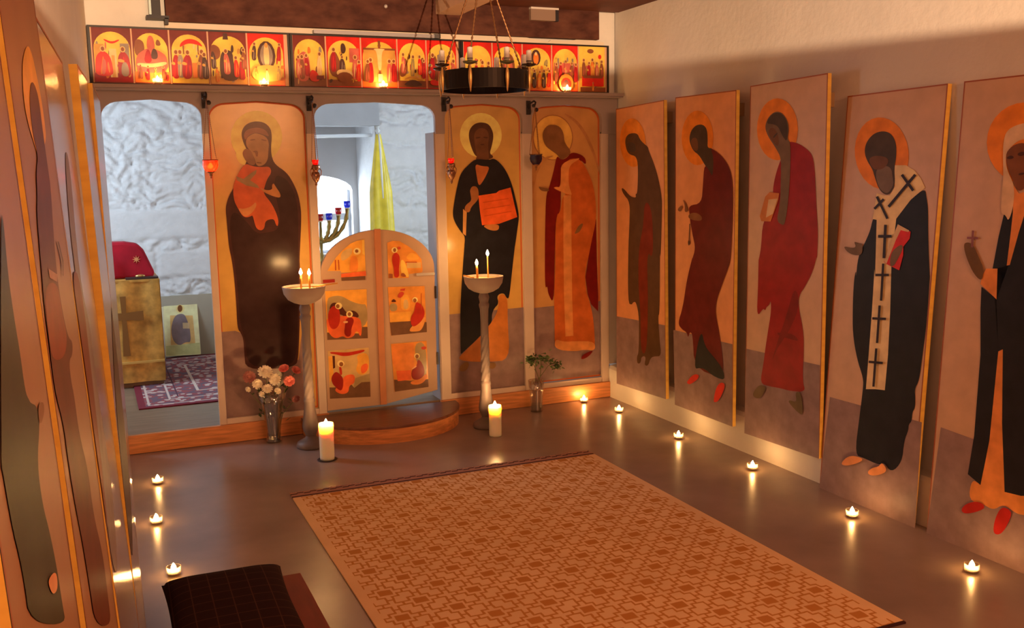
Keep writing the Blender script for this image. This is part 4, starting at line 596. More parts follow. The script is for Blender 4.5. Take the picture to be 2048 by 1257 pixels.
# ---- door leaves
leaf_m = mat('door_paint', (.52, .34, .23), rough=.5, var=.06)
def leaf(name, out, label, paints, extras):
    L = MB().prism(out, -.014, .012, XZ)
    lo = sp(L, name, leaf_m); tag(lo, label)
    for k in paints:
        P = PANELS[k]; po = painting('painted_scene', P['layers'], parent=lo, z0=.001)
        po.matrix_parent_inverse = Matrix.Identity(4); po.matrix_local = Matrix.Translation((1.6, 0, 0)) @ frame_matrix(P['O'], P['U'], P['V'])
        q = P['layers'][0][2]; mb = MB()
        for i in range(len(q)):
            a = Vector(q[i]); b = Vector(q[(i + 1) % len(q)]); d = (b - a).normalized(); n = Vector((d.y, -d.x)) * .006
            mb.prism([(a.x, a.y), (b.x, b.y), (b.x + n.x, b.y + n.y), (a.x + n.x, a.y + n.y)], 0.0, .005, ident)
        mo = mb.build('moulding', mat('moulding_paint', (.60, .42, .32), rough=.45), parent=lo); mo.matrix_local = po.matrix_local.copy()
    for (nm, mb, mm) in extras:
        mb.v = [(x + 1.6, y, z) for x, y, z in mb.v]; mb.build(nm, mm, parent=lo)
    return lo
def arc(q0, q1): return [(-1.668 + .372 * math.cos(q0 + (q1 - q0) * k / 16), 1.0 + .262 * math.sin(q0 + (q1 - q0) * k / 16)) for k in range(17)]
leaf('door_leaf', [(-2.036, .128), (-1.675, .128)] + [(-1.675, 1.262)] + arc(math.pi * .51, math.pi)[0:], 'left leaf of the arched double doors with three painted squares', ['d1', 'd2', 'd3'],
     [('latch_bar', MB().box(-2.03, -1.957, -.024, -.014, .945, .965), mat('dark_red_bar', (.33, .02, .015), rough=.4)),
      ('latch_plate', MB().box(-2.032, -1.935, -.017, -.012, .92, .995), leaf_m)])
leaf('door_leaf', [(-1.665, .128), (-1.298, .187)] + arc(0, math.pi * .495) + [(-1.665, 1.262)], 'right leaf of the arched double doors, hanging slightly open at the bottom', ['d4', 'd5', 'd6'],
     [('astragal', MB().prism([(-1.692, .132), (-1.652, .13), (-1.652, 1.268), (-1.692, 1.268)], -.028, -.014, XZ), mat('astragal_wood', (.55, .22, .10), rough=.45, var=.1)),
      ('bolt', MB().box(-1.425, -1.30, -.032, -.02, .955, .972), mat('silver_bolt', (.75, .72, .68), rough=.25, metal=.7)),
      ('hinge', MB().box(-1.30, -1.288, -.022, .0, .80, .88), MATS['black_metal']), ('hinge', MB().box(-1.30, -1.288, -.022, .0, .36, .44), MATS['black_metal'])])

# ---- icons set in the screen
def rim(w, h, m_=.004, mi=0, ww=None):
    mb = MB(); return mb
def inset_icon(key, x0, x1, z0, label, bg):
    P = PANELS[key]; w_, h_ = x1 - x0, P['out'][2][1]
    O = P['O']; t = thing('icon_painting', label, 'painting', matrix=frame_matrix(O, P['U'], P['V']))
    MB().box(x0 - O[0], x1 - O[0], .0, h_, -.016, 0).build('board', bg, parent=t)
    painting('painted_figure', P['layers'], parent=t)
    bd = MB(); X0, X1 = [b for b in bays if b[0] >= x0 - .02 and b[1] <= x1 + .02][0]; X0 -= O[0]; X1 -= O[0]; zb = .152 - O[2]; r_ = .009
    bd.add([(X0, zb, .0004), (X0 + r_, zb, .0004), (X0 + r_, 1.955 - O[2], .0004), (X0, 1.955 - O[2], .0004)], [(0, 1, 2, 3)])
    bd.add([(X1 - r_, zb, .0004), (X1, zb, .0004), (X1, 1.955 - O[2], .0004), (X1 - r_, 1.955 - O[2], .0004)], [(0, 1, 2, 3)])
    bd.add([(X0, zb, .0005), (X1, zb, .0005), (X1, zb + r_, .0005), (X0, zb + r_, .0005)], [(0, 1, 2, 3)])
    ar = [(X0, 1.955 - O[2])] + [(X0 + .10 - .10 * math.cos(q), 1.955 + .085 * math.sin(q) - O[2]) for q in [math.pi / 2 * k / 6 for k in range(1, 7)]] + [((X0 + X1) / 2, 2.053 - O[2])] + [(X1 - .10 + .10 * math.sin(q), 1.955 + .085 * math.cos(q) - O[2]) for q in [math.pi / 2 * k / 6 for k in range(0, 6)]] + [(X1, 1.955 - O[2])]
    cx_, cz_ = (X0 + X1) / 2, 1.7 - O[2]
    vs = [(x, z, .0006) for x, z in ar] + [(x + (cx_ - x) * .03, z - .009, .0006) for x, z in ar]; n = len(ar)
    bd.add(vs, [(i, i + 1, n + i + 1, n + i) for i in range(n - 1)])
    bd.build('border_line', mat('border_red', (.62, .11, .02), rough=.4), parent=t, fix=False)
icon_bg = mat('varnished_gesso', (.68, .41, .11), rough=.22, spec=.5, var=.10, vscale=7)
inset_icon('virgin', -2.665, -2.080, .14, 'arched icon of a veiled figure holding a child in orange', icon_bg)
inset_icon('christ', -1.210, -.645, .13, 'arched icon of a dark-cloaked bearded figure holding an open red book', icon_bg)
inset_icon('angel', -.592, -.048, .15, 'arched icon of a bowing figure in orange and crimson robes', mat('varnished_gesso_orange', (.66, .35, .12), rough=.27, spec=.5, var=.10, vscale=7))

# ================================================================ FREESTANDING PANEL ICONS
def wall_icon(key, label, bg, t_, group, batten, edge=None):
    P = PANELS[key]; O = list(P['O'])
    if O[2] < .01: O[2] = .004
    M = frame_matrix(O, P['U'], P['V']); th = thing('icon_painting', label, 'painting', matrix=M, group=group)
    out = P['out']
    MB().prism(out, 0, -t_, ident, mi=0, side=1).build('board', [bg, edge or gold_pine], parent=th)
    bl = MB(); n = len(out)
    c = Vector((sum(p[0] for p in out) / n, sum(p[1] for p in out) / n))
    for i in range(n):
        a = Vector(out[i]); b = Vector(out[(i + 1) % n]); d = (b - a).normalized(); q = Vector((-d.y, d.x)) * .006
        bl.add([(a.x, a.y, .0004 + i * .0001), (b.x, b.y, .0004 + i * .0001), (b.x + q.x, b.y + q.y, .0004 + i * .0001), (a.x + q.x, a.y + q.y, .0004 + i * .0001)], [(0, 1, 2, 3)])
    bl.build('border_line', mat('border_brown', (.36, .09, .03), rough=.4), parent=th, fix=False)
    if P['layers']: painting('painted_figure', P['layers'], parent=th, z0=.001, rough=.42)
    wv, hv = out[2][0], out[2][1]
    for (v0, v1, dep) in batten:
        MB().box(.08, wv - .08, v0, v1, -t_ - dep, -t_).build('mounting_batten', mat('batten_wood', (.40, .26, .15), rough=.7), parent=th)
    return th
ply = mat('varnished_panel', (.62, .39, .24), rough=.42, spec=.45, var=.09, vscale=10)
ply_o = mat('varnished_panel_orange', (.78, .35, .14), rough=.42, spec=.45, var=.09, vscale=10)
G = 'panel icons along the right wall'
wall_icon('p1', 'icon of a bowing long-haired figure in brown, on the right wall nearest the corner', ply_o, .022, G, [(.02, .07, .027), (1.75, 1.82, .096)])
wall_icon('p2', 'icon of a bowing figure in a wine robe with bright red shoes', ply_o, .022, G, [(.02, .07, .027), (1.75, 1.82, .096)])
wall_icon('p3', 'icon of a balding figure in a crimson robe holding a small book', ply, .022, G, [(.02, .07, .027), (1.75, 1.82, .096)])
wall_icon('p4', 'icon of a grey-bearded black-robed figure with a cream stole of black crosses', ply, .024, G, [])
wall_icon('p5', 'icon of a white-scarved black-cloaked figure, nearest the viewer on the right wall', ply, .024, G, [])
G = 'panel icons along the left wall'
lgl = mat('glossy_panel', (.32, .23, .20), rough=.20, spec=.6, var=.06, vscale=6)
lpl = mat('satin_panel_left', (.34, .175, .095), rough=.42, spec=.45, var=.06, vscale=8)
wall_icon('lE', 'grey glossy panel icon on the left wall, the one nearest the icon screen', lgl, .018, G, [])
wall_icon('lD', 'narrow glossy panel icon with a broad orange edge, second from the screen', lgl, .020, G, [])
wall_icon('lC', 'glossy mauve-grey panel icon with a rust coloured robe, middle one on the left wall', lgl, .020, G, [])
wall_icon('lB', 'panel icon of a gold-haloed figure in a dark red robe seen edge-on', lpl, .016, G, [])
wall_icon('lA', 'panel icon with a dark green robe, nearest the viewer at the left edge', lpl, .016, G, [])

# ================================================================ FRIEZE OF FEAST SCENES
def E_(cx_, cy_, rx, ry, n=14, a0=0, a1=2 * math.pi): return [(cx_ + rx * math.cos(a0 + (a1 - a0) * k / n), cy_ + ry * math.sin(a0 + (a1 - a0) * k / n)) for k in range(n if a1 - a0 > 6 else n + 1)]
FOLD = dict(f_red='f_orange', f_crim='f_red', f_brown='f_rose', f_dark='f_grey', f_orange='f_gold', f_rose='f_cream', f_cream='f_ochre', f_grey='f_cream', f_olive='f_ochre', f_ochre='f_cream', f_maroon='f_brown')
frnd = random.Random(11)
def fig(x, y, h, c, halo=True, lean=0, w=.34, hc='f_brown'):
    lean = lean or frnd.uniform(-.06, .06); r = h * .085; hx = x + lean * h; hy = y + h * .88; o = []
    b = w * h * .46; j_ = lambda: frnd.uniform(-.12, .12) * b
    o.append((c, 1, [(x - b + j_(), y), (x + b + j_(), y), (x + b * 1.05, y + h * .35), (x + b * .8 + lean * h * .7, y + h * .68), (hx + r * .5, y + h * .82), (hx - r * .5, y + h * .82), (x - b * .85 + lean * h * .7, y + h * .66), (x - b * 1.05, y + h * .3)]))
    f = FOLD.get(c, 'f_ochre')
    o.append((f, 1, [(x - b * .5, y + h * .05), (x - b * .2, y + h * .06), (x + b * .1 + j_(), y + h * .45), (x + lean * h * .6, y + h * .70), (x - b * .2, y + h * .45)]))
    o.append((f, 1, [(x + b * .55, y + h * .1), (x + b * .75, y + h * .12), (x + b * .6 + j_(), y + h * .5), (x + b * .4, y + h * .4)]))
    if frnd.random() < .5: o.append(('f_ochre', 1, [(x - b * 1.2, y + h * .48), (x - b * .1, y + h * .44), (x + b * .1, y + h * .52), (x - b * .8, y + h * .58)]))
    if halo: o.append(('f_cream', 0, E_(hx, hy, r * 1.45, r * 1.15, 12))); o.append(('f_ochre', 0, E_(hx, hy, r * 1.15, r * .95, 12)))
    o.append((hc, 0, E_(hx, hy, r * .85, r * .8, 9)))
    return o
def R_(x0, y0, x1, y1, c): return (c, 0, [(x0, y0), (x1, y0), (x1, y1), (x0, y1)])
def base(corner, ground='f_ochre', gh=.06, gold='f_gold', lo=0.06): 
    return [R_(0.02, 0, .98, 1, corner), (gold, 0, [(.05, lo), (.95, lo), (.95, .62)] + E_(.5, .62, .45, .31, 14, 0, math.pi)[1:] ), R_(.03, .02, .97, .02 + gh + .1, ground)]
def hill(pts, c='f_ochre'): return (c, 1, pts)
SC = []
SC.append(base('f_maroon', 'f_crim') + [('f_red', 1, [(.3, .80), (.5, .74), (.7, .80), (.68, .76), (.5, .70), (.32, .76)]), R_(.07, .2, .3, .7, 'f_ochre'), R_(.70, .3, .92, .72, 'f_grey'), R_(.42, .1, .6, .62, 'f_cream'), R_(.47, .1, .55, .5, 'f_ochre')] + fig(.27, .12, .56, 'f_red', w=.8) + [('f_rose', 1, [(.2, .15), (.3, .15), (.34, .4), (.25, .45)])] + fig(.78, .12, .56, 'f_crim', w=.6) + [('f_grey', 1, [(.68, .12), (.9, .12), (.86, .38), (.72, .38)])])
SC.append(base('f_maroon', 'f_orange', .1) + [('f_brown', 1, [(.06, .5), (.3, .5), (.34, .74), (.2, .82), (.06, .78)]), ('f_rose', 1, [(.38, .6), (.62, .6), (.58, .88), (.42, .88)]), ('f_brown', 1, [(.62, .7), (.78, .7), (.74, .8), (.66, .82)]), hill([(.08, .5), (.3, .62), (.5, .66), (.75, .6), (.93, .5), (.93, .2), (.08, .2)], 'f_rose'), ('f_dark', 1, [(.46, .45), (.68, .45), (.66, .62), (.54, .66)]), ('f_crim', 1, [(.28, .38), (.5, .38), (.5, .52), (.44, .64), (.36, .6)]), hill([(.1, .38), (.5, .36), (.9, .42), (.9, .35), (.5, .29), (.1, .32)], 'f_cream')] + fig(.2, .08, .28, 'f_brown', 0) + fig(.38, .06, .28, 'f_crim') + fig(.8, .06, .28, 'f_red') + fig(.58, .06, .24, 'f_orange'))
SC.append(base('f_maroon', 'f_gold', .02) + [('f_red', 1, [(.25, .68), (.3, .78), (.5, .86), (.75, .82), (.88, .7), (.75, .74), (.5, .77), (.35, .72)]), R_(.34, .56, .37, .72, 'f_brown'), R_(.72, .56, .75, .74, 'f_brown')] + fig(.12, .1, .56, 'f_crim') + fig(.27, .12, .54, 'f_grey') + fig(.42, .1, .56, 'f_crim', w=.5) + [R_(.56, .12, .68, .4, 'f_orange')] + fig(.78, .1, .58, 'f_brown') + fig(.9, .1, .52, 'f_dark'))
SC.append(base('f_maroon', 'f_ochre', .04) + [('f_dark', 0, [(.38, .86), (.52, .86), (.5, .98), (.4, .98)]), ('f_brown', 1, [(.05, .45), (.3, .5), (.3, .72), (.05, .78)]), ('f_dark', 1, [(.3, .08), (.78, .08), (.62, .4), (.62, .66), (.34, .66), (.26, .4)])] + fig(.46, .2, .5, 'f_rose') + fig(.12, .3, .4, 'f_dark', 0) + fig(.7, .15, .42, 'f_red') + fig(.84, .1, .45, 'f_crim') + fig(.9, .3, .42, 'f_brown') + fig(.2, .05, .3, 'f_orange', 0))
SC.append(base('f_red', 'f_orange', .05) + [('f_dark', 0, E_(.5, .58, .24, .28)), ('f_grey', 0, E_(.5, .58, .17, .23)), ('f_cream', 1, [(.44, .36), (.56, .36), (.58, .7), (.5, .86), (.42, .7)]), ('f_ochre', 0, E_(.5, .78, .045, .05))] + fig(.17, .48, .36, 'f_dark') + fig(.83, .48, .36, 'f_crim') + [hill([(.1, .34), (.5, .42), (.9, .34), (.9, .08), (.1, .08)], 'f_ochre')] + fig(.22, .1, .28, 'f_orange', 0) + fig(.5, .08, .26, 'f_cream', 0) + fig(.8, .1, .3, 'f_olive', 0))
SC.append(base('f_maroon', 'f_brown', .05) + [hill([(.08, .5), (.3, .72), (.5, .6), (.5, .1), (.08, .1)], 'f_rose')] + fig(.26, .14, .5, 'f_brown') + fig(.42, .2, .46, 'f_crim') + fig(.15, .2, .42, 'f_rose') + fig(.78, .22, .48, 'f_cream') + [('f_red', 1, [(.45, .1), (.8, .1), (.7, .3), (.5, .34)]), R_(.68, .14, .9, .22, 'f_maroon')])
SC.append(base('f_red', 'f_brown', .03) + [hill([(.08, .6), (.25, .75), (.4, .5), (.5, .2), (.08, .2)], 'f_brown'), ('f_dark', 1, [(.42, .68), (.52, .66), (.58, .76), (.52, .88), (.42, .86)]), R_(.66, .5, .94, .78, 'f_rose')] + fig(.2, .3, .5, 'f_crim') + fig(.45, .28, .36, 'f_dark', w=.5) + fig(.8, .16, .5, 'f_rose') + fig(.9, .12, .44, 'f_red') + [('f_cream', 1, [(.25, .22), (.75, .2), (.7, .34), (.3, .36)]), ('f_brown', 0, E_(.5, .2, .22, .1))])
SC.append(base('f_red', 'f_orange', .03) + [R_(.07, .12, .93, .76, 'f_ochre'), R_(.06, .76, .94, .80, 'f_brown'), R_(.47, .15, .53, .95, 'f_brown'), ('f_cream', 1, [(.45, .35), (.55, .35), (.56, .74), (.7, .79), (.3, .79), (.44, .74)]), ('f_brown', 0, E_(.5, .85, .04, .04))] + fig(.24, .1, .52, 'f_crim') + fig(.14, .12, .46, 'f_brown') + fig(.76, .1, .5, 'f_rose') + fig(.88, .12, .48, 'f_crim') + [R_(.44, .12, .56, .28, 'f_cream')])
SC.append(base('f_red', 'f_brown', .04) + [hill([(.06, .45), (.3, .68), (.36, .3), (.06, .2)], 'f_brown'), hill([(.7, .3), (.8, .66), (.95, .6), (.95, .2)], 'f_brown')] + fig(.2, .3, .44, 'f_rose') + fig(.5, .24, .46, 'f_olive') + fig(.76, .28, .42, 'f_red') + fig(.88, .2, .42, 'f_crim') + [('f_dark', 1, [(.2, .1), (.5, .2), (.8, .1), (.8, .05), (.2, .05)]), ('f_ochre', 1, [(.2, .2), (.5, .27), (.85, .18), (.85, .15), (.5, .23), (.2, .16)])])
SC.append(base('f_red', 'f_brown', .05) + [hill([(.06, .5), (.2, .76), (.36, .6), (.4, .2), (.06, .2)], 'f_brown')] + fig(.18, .2, .56, 'f_crim') + fig(.40, .1, .5, 'f_brown', w=.5) + fig(.66, .16, .54, 'f_orange') + fig(.85, .14, .5, 'f_rose') + [('f_red', 1, [(.08, .08), (.4, .06), (.4, .16), (.1, .2)])])
SC.append(base('f_red', 'f_orange', .05) + fig(.2, .14, .5, 'f_brown') + fig(.42, .12, .5, 'f_crim') + fig(.62, .1, .54, 'f_orange') + fig(.83, .12, .5, 'f_brown') + [('f_ochre', 1, [(.35, .1), (.6, .1), (.55, .4), (.4, .4)])])
SC.append(base('f_red', 'f_red', .05) + [('f_brown', 1, [(.3, .3), (.75, .3), (.72, .7), (.5, .82), (.33, .7)]), ('f_rose', 1, [(.38, .3), (.68, .3), (.65, .62), (.5, .72), (.4, .62)]), R_(.42, .82, .58, .85, 'f_dark')] + fig(.52, .3, .42, 'f_orange') + fig(.16, .12, .46, 'f_rose') + fig(.35, .08, .36, 'f_crim') + fig(.68, .08, .36, 'f_red') + fig(.87, .1, .46, 'f_brown'))
SC.append(base('f_red', 'f_orange', .04) + [('f_dark', 0, E_(.45, .72, .16, .17)), ('f_orange', 0, E_(.45, .70, .09, .13)), ('f_cream', 0, E_(.45, .80, .04, .04)), ('f_olive', 1, [(.7, .55), (.85, .55), (.85, .7), (.75, .66)]), R_(.1, .44, .9, .47, 'f_ochre')] + fig(.2, .08, .38, 'f_crim') + fig(.38, .06, .42, 'f_dark') + fig(.55, .06, .4, 'f_orange') + fig(.7, .06, .42, 'f_dark') + fig(.86, .08, .4, 'f_red'))
SC.append(base('f_red', 'f_orange', .04) + [R_(.08, .4, .92, .62, 'f_rose'), R_(.2, .5, .26, .72, 'f_grey'), R_(.74, .5, .8, .72, 'f_grey')] + fig(.15, .2, .44, 'f_brown') + fig(.3, .24, .42, 'f_crim') + fig(.5, .28, .42, 'f_rose') + fig(.7, .24, .42, 'f_brown') + fig(.86, .2, .44, 'f_crim') + [('f_orange', 0, E_(.5, .18, .28, .2)), ('f_red', 0, E_(.5, .16, .2, .14)), ('f_dark', 0, E_(.5, .16, .1, .1))])
SC.append([R_(.02, 0, .98, 1, 'f_gold'), ('f_brown', 0, E_(.45, .9, .12, .05)), R_(.06, .3, .94, .55, 'f_ochre'), ('f_red', 0, E_(.78, .78, .06, .05))] + fig(.2, .3, .45, 'f_brown') + fig(.5, .32, .44, 'f_orange') + fig(.36, .28, .4, 'f_crim') + fig(.66, .28, .4, 'f_rose') + fig(.84, .3, .42, 'f_brown') + [R_(.1, .12, .9, .34, 'f_red'), R_(.14, .30, .86, .36, 'f_brown'), R_(.04, .0, .96, .1, 'f_brown')] + fig(.5, .02, .2, 'f_orange'))
frames = [((-3.272, -2.166), [-3.255, -3.045, -2.846, -2.634, -2.414, -2.195], 'left frieze frame of five small gold feast scenes on the screen shelf'),
          ((-2.163, -1.080), [-2.150, -1.949, -1.732, -1.500, -1.310, -1.105], 'middle frieze frame of five gold scenes, its central one a cross, above the doors'),
          ((-1.077, -.002), [-1.060, -.860, -.646, -.431, -.233, -.025], 'right frieze frame of five gold feast scenes behind the chandelier')]
fb = mat('black_frame', (.02, .014, .014), rough=.4)
for k, s_ in enumerate(SC):          # small patches: rocks, drapery and little buildings among the figures
    ex = []
    for _ in range(16):
        x, y = frnd.uniform(.08, .92), frnd.uniform(.10, .72); w_, h_ = frnd.uniform(.015, .06), frnd.uniform(.02, .09); c = frnd.choice(['f_brown', 'f_rose', 'f_cream', 'f_ochre', 'f_crim', 'f_grey', 'f_orange', 'f_dark', 'f_ochre', 'f_gold'])
        ex.append((c, 1, [(x - w_, y - h_), (x + w_ * frnd.uniform(.3, 1.2), y - h_ * .7), (x + w_, y + h_ * frnd.uniform(.4, 1)), (x - w_ * .5, y + h_)]))
    s_[3:3] = ex
for q, ((a, b), cells, lab) in enumerate(frames):
    t = thing('frieze_icon', lab, 'painting', (a, 0, 2.1285), group='painted frieze frames on the shelf')
    W = b - a; H = .322
    MB().box(0, W, -.014, -.004, 0, H).build('backing_board', mat('salmon_edge', (.72, .42, .26), rough=.5), parent=t)
    MB().box(0, .014, -.024, -.004, 0, H).box(W - .012, W, -.024, -.004, 0, H).box(.014, W - .012, -.024, -.004, 0, .012).box(.014, W - .012, -.024, -.004, H - .010, H).build('frame', fb, parent=t)
    for i in range(5):
        x0, x1 = cells[i] - a, cells[i + 1] - a; zz0, zz1 = .012, H - .010
        ly = [(c, s_, [(x0 + (x1 - x0) * max(.015, min(.985, u)), zz0 + (zz1 - zz0) * v) for u, v in p]) for c, s_, p in SC[q * 5 + i]]
        po = painting('painted_scene', ly, parent=t, z0=.0006, dz=.00028); po.matrix_local = frame_matrix((0, -.014, 0), (1, 0, 0), (0, 0, 1))

# ================================================================ CANDLES, LAMPS
wax = mat('ivory_wax', (.94, .87, .70), rough=.5, sss=1.0)
wax_p = mat('ivory_wax_plain', (.85, .76, .58), rough=.5)
taper_wax = mat('amber_wax', (.80, .38, .08), rough=.5)
fl_t = emit('tealight_flame', FL, T_EM); fl_p = emit('pillar_flame', FL, P_EM); fl_s = emit('taper_flame', FL, S_EM)
def flame(r, h, z=0, n=10):
    return MB().lathe([(.0, z), (r * .55, z + h * .08), (r, z + h * .28), (r * .85, z + h * .5), (r * .45, z + h * .75), (.0, z + h)], n=n, cap=False)
tg = clear_glass('tealight_glass', (1, .93, .80), gloss=.16, rough=.08, haze=.16)
def tealight():
    t = thing('tealight_holder', '', 'candle', (0, 0, 0))
    MB().lathe([(.0, .0), (.024, .0), (.027, .004), (.029, .035), (.0265, .035), (.0245, .007), (.0, .006)], n=20, cap=False).build('glass_cup', tg, parent=t)
    MB().lathe([(.0, .007), (.019, .007), (.0195, .019), (.0185, .019), (.018, .017), (.0, .0165)], n=20, cap=False).build('wax_disc', wax_p, parent=t)
    MB().tube([(0, 0, .0165), (.001, 0, .024)], .0008, 6).build('wick', mat('wick_black', (.03, .02, .02)), parent=t)
    flame(.0105, .031, .0195).build('flame', fl_t, parent=t)
    return t
tl0 = tealight(); first = True
spots = [(-3.102, -.677, 0, 'tealight on the floor by the left wall, the farthest of the three there', 'tealights on the floor by the left wall'),
 (-3.148, -1.316, 0, 'tealight on the floor by the left wall, between two other tealights', 'tealights on the floor by the left wall'),
 (-3.121, -1.978, 0, 'tealight on the floor at the left, just beyond the dark cushion', 'tealights on the floor by the left wall'),
 (-.242, -.082, 0, 'tealight on the floor in front of the corner bay of the icon screen', 'tealights on the floor by the right wall'),
 (-.167, -.445, 0, 'tealight on the floor by the right corner, below the brown-robed icon', 'tealights on the floor by the right wall'),
 (-.174, -1.178, 0, 'tealight on the floor below the wine-robed icon on the right', 'tealights on the floor by the right wall'),
 (-.160, -1.875, 0, 'tealight on the floor below the crimson-robed icon', 'tealights on the floor by the right wall'),
 (-.200, -2.666, 0, 'tealight on the floor at the foot of the black-robed icon with crosses', 'tealights on the floor by the right wall'),
 (-.219, -3.350, 0, 'tealight on the floor nearest the viewer, at the foot of the white-scarved icon', 'tealights on the floor by the right wall'),
 (-2.925, -.075, 2.1285, 'tealight on the screen shelf before the left frieze frame, under its second scene', 'tealights on the screen shelf'),
 (-2.335, -.075, 2.1285, 'tealight on the screen shelf before the left frieze frame, near its right end', 'tealights on the screen shelf'),
 (-1.613, -.075, 2.1285, 'tealight on the screen shelf below the cross scene above the doors', 'tealights on the screen shelf'),
 (-.348, -.075, 2.1285, 'tealight on the screen shelf before the right frieze frame', 'tealights on the screen shelf')]
for k, (x, y, z, lab, grp) in enumerate(spots):
    t = tl0 if k == 0 else copy_tree(tl0)
    t.location = (x, y, z); t.rotation_euler = (0, 0, k * .7); t['label'] = lab; t['group'] = grp
# pillar candles
def pillar(x, y, h, r, label, dish):
    t = thing('pillar_candle', label, 'candle', (x, y, 0), group='pillar candles on the floor')
    z0 = 0.0
    if dish:
        MB().lathe([(0, 0), (r * 1.25, 0), (r * 1.4, .004), (r * 1.2, .004), (0, .003)], n=24, cap=False).build('dish', MATS['black_metal'], parent=t); z0 = .0035
    def rf(rr, a, z):
        return rr * (1 + .05 * math.sin(a * 2 + 1) * max(0, (z - h * .6) / h) * 2 + .012 * math.sin(a * 5 + z * 40))
    hh = h
    MB().lathe([(0, z0), (r * .97, z0), (r, z0 + .01), (r, hh * .6), (r * 1.03, hh * .93), (r * .98, hh), (r * .80, hh * .985), (r * .62, hh * .88), (0, hh * .86)], n=28, cap=False, rfn=rf).build('wax_body', wax, parent=t)
    MB().tube([(0, 0, hh * .86), (.002, 0, hh * .93)], .0012, 6).build('wick', MATS['wick_black'], parent=t)
    flame(.014, .052, hh * .875, 14).build('flame', fl_p, parent=t)
pillar(-2.187, -.649, .215, .041, 'thick lit pillar candle on the floor left of the rounded step', True)
pillar(-1.134, -.613, .193, .038, 'thick lit pillar candle on the floor right of the rounded step', False)
# candle stands
grey_stand = mat('grey_turned_wood', (.19, .145, .135), rough=.45, var=.08)
def stand(x, y, label, candles, k=1.0):
    t = thing('candle_stand', label, 'candle stand', (x, y, 0), group='turned candle stands before the screen')
    MB().lathe([(0, 0), (.084, 0), (.088, .012), (.082, .03), (.060, .045), (.036, .058), (.030, .070)], n=32, cap=False).build('base', grey_stand, parent=t)
    MB().lathe([(.030, .070), (.036, .085), (.046, .11), (.048, .13), (.042, .17), (.034, .23), (.030, .27), (.034, .278), (.034, .29), (.029, .30)], n=28, cap=False).build('lower_shaft', grey_stand, parent=t)
    tw = [(.029, .30)] + [(.029 - .004 * i / 40, .30 + .30 * i / 40) for i in range(1, 41)]
    MB().lathe(tw, n=36, cap=False, rfn=lambda r, a, z: r * (1 + .07 * math.sin(6 * a - z * 95))).build('twisted_shaft', grey_stand, parent=t)
    MB().lathe([(.025, .60), (.024, .68), (.027, .76), (.031, .775), (.033, .79), (.027, .80), (.029, .815), (.034, .835), (.030, .85), (.026, .862)], n=28, cap=False).build('upper_shaft', grey_stand, parent=t)
    MB().lathe([(0, .862), (.030, .862), (.062, .872), (.095, .892), (.117, .925), (.124, .960), (.126, .968), (.121, .968), (.114, .935), (.09, .91), (0, .905)], n=40, cap=False).build('bowl', mat('pale_grey_bowl', (.38, .29, .25), rough=.5), parent=t)
    MB().lathe([(0, .955), (.118, .955), (.1185, .950), (0, .948)], n=40, cap=False).build('sand_bed', mat('cream_sand', (.80, .62, .36), rough=.9, bump=.4, bscale=90), parent=t)
    for (dx, dy, h, r, lean, lab) in candles:
        c = thing('taper_candle', lab, 'candle', (x + dx, y + dy, .955), group='lit tapers in the candle stands')
        c.rotation_euler = (0, lean, 0)
        MB().lathe([(r, 0), (r * .95, h * .7), (r * .8, h), (0, h)], n=12).build('wax_stick', taper_wax, parent=c)
        flame(.0095, .040, h - .002).build('flame', fl_s, parent=c)
stand(-2.213, -.338, 'turned grey candle stand left of the doors, beside the flower vase', [(-.022, -.03, .085, .0058, .02, 'left one of two lit tapers in the left candle stand'), (.028, -.03, .08, .0058, .0, 'right one of two lit tapers in the left candle stand')])
stand(-1.103, -.390, 'turned grey candle stand right of the doors, behind a pillar candle', [(-.040, .0, .085, .0075, -.03, 'shorter lit taper in the right candle stand'), (.040, .02, .140, .0048, -.01, 'taller lit taper in the right candle stand')])
o = MB().tube([(-.02, 0, 0), (.13, .0, .012)], .004, 8).build('unlit_taper', taper_wax, loc=(-2.15, -.37, .965)); tag(o, 'thin unlit taper lying across the rim of the left candle stand', 'candle')
o = MB().tube([(.02, 0, 0), (-.05, .0, .018)], .0045, 8).build('candle_stub', taper_wax, loc=(-1.19, -.40, .963)); tag(o, 'short wax stub leaning on the rim of the right candle stand', 'candle')

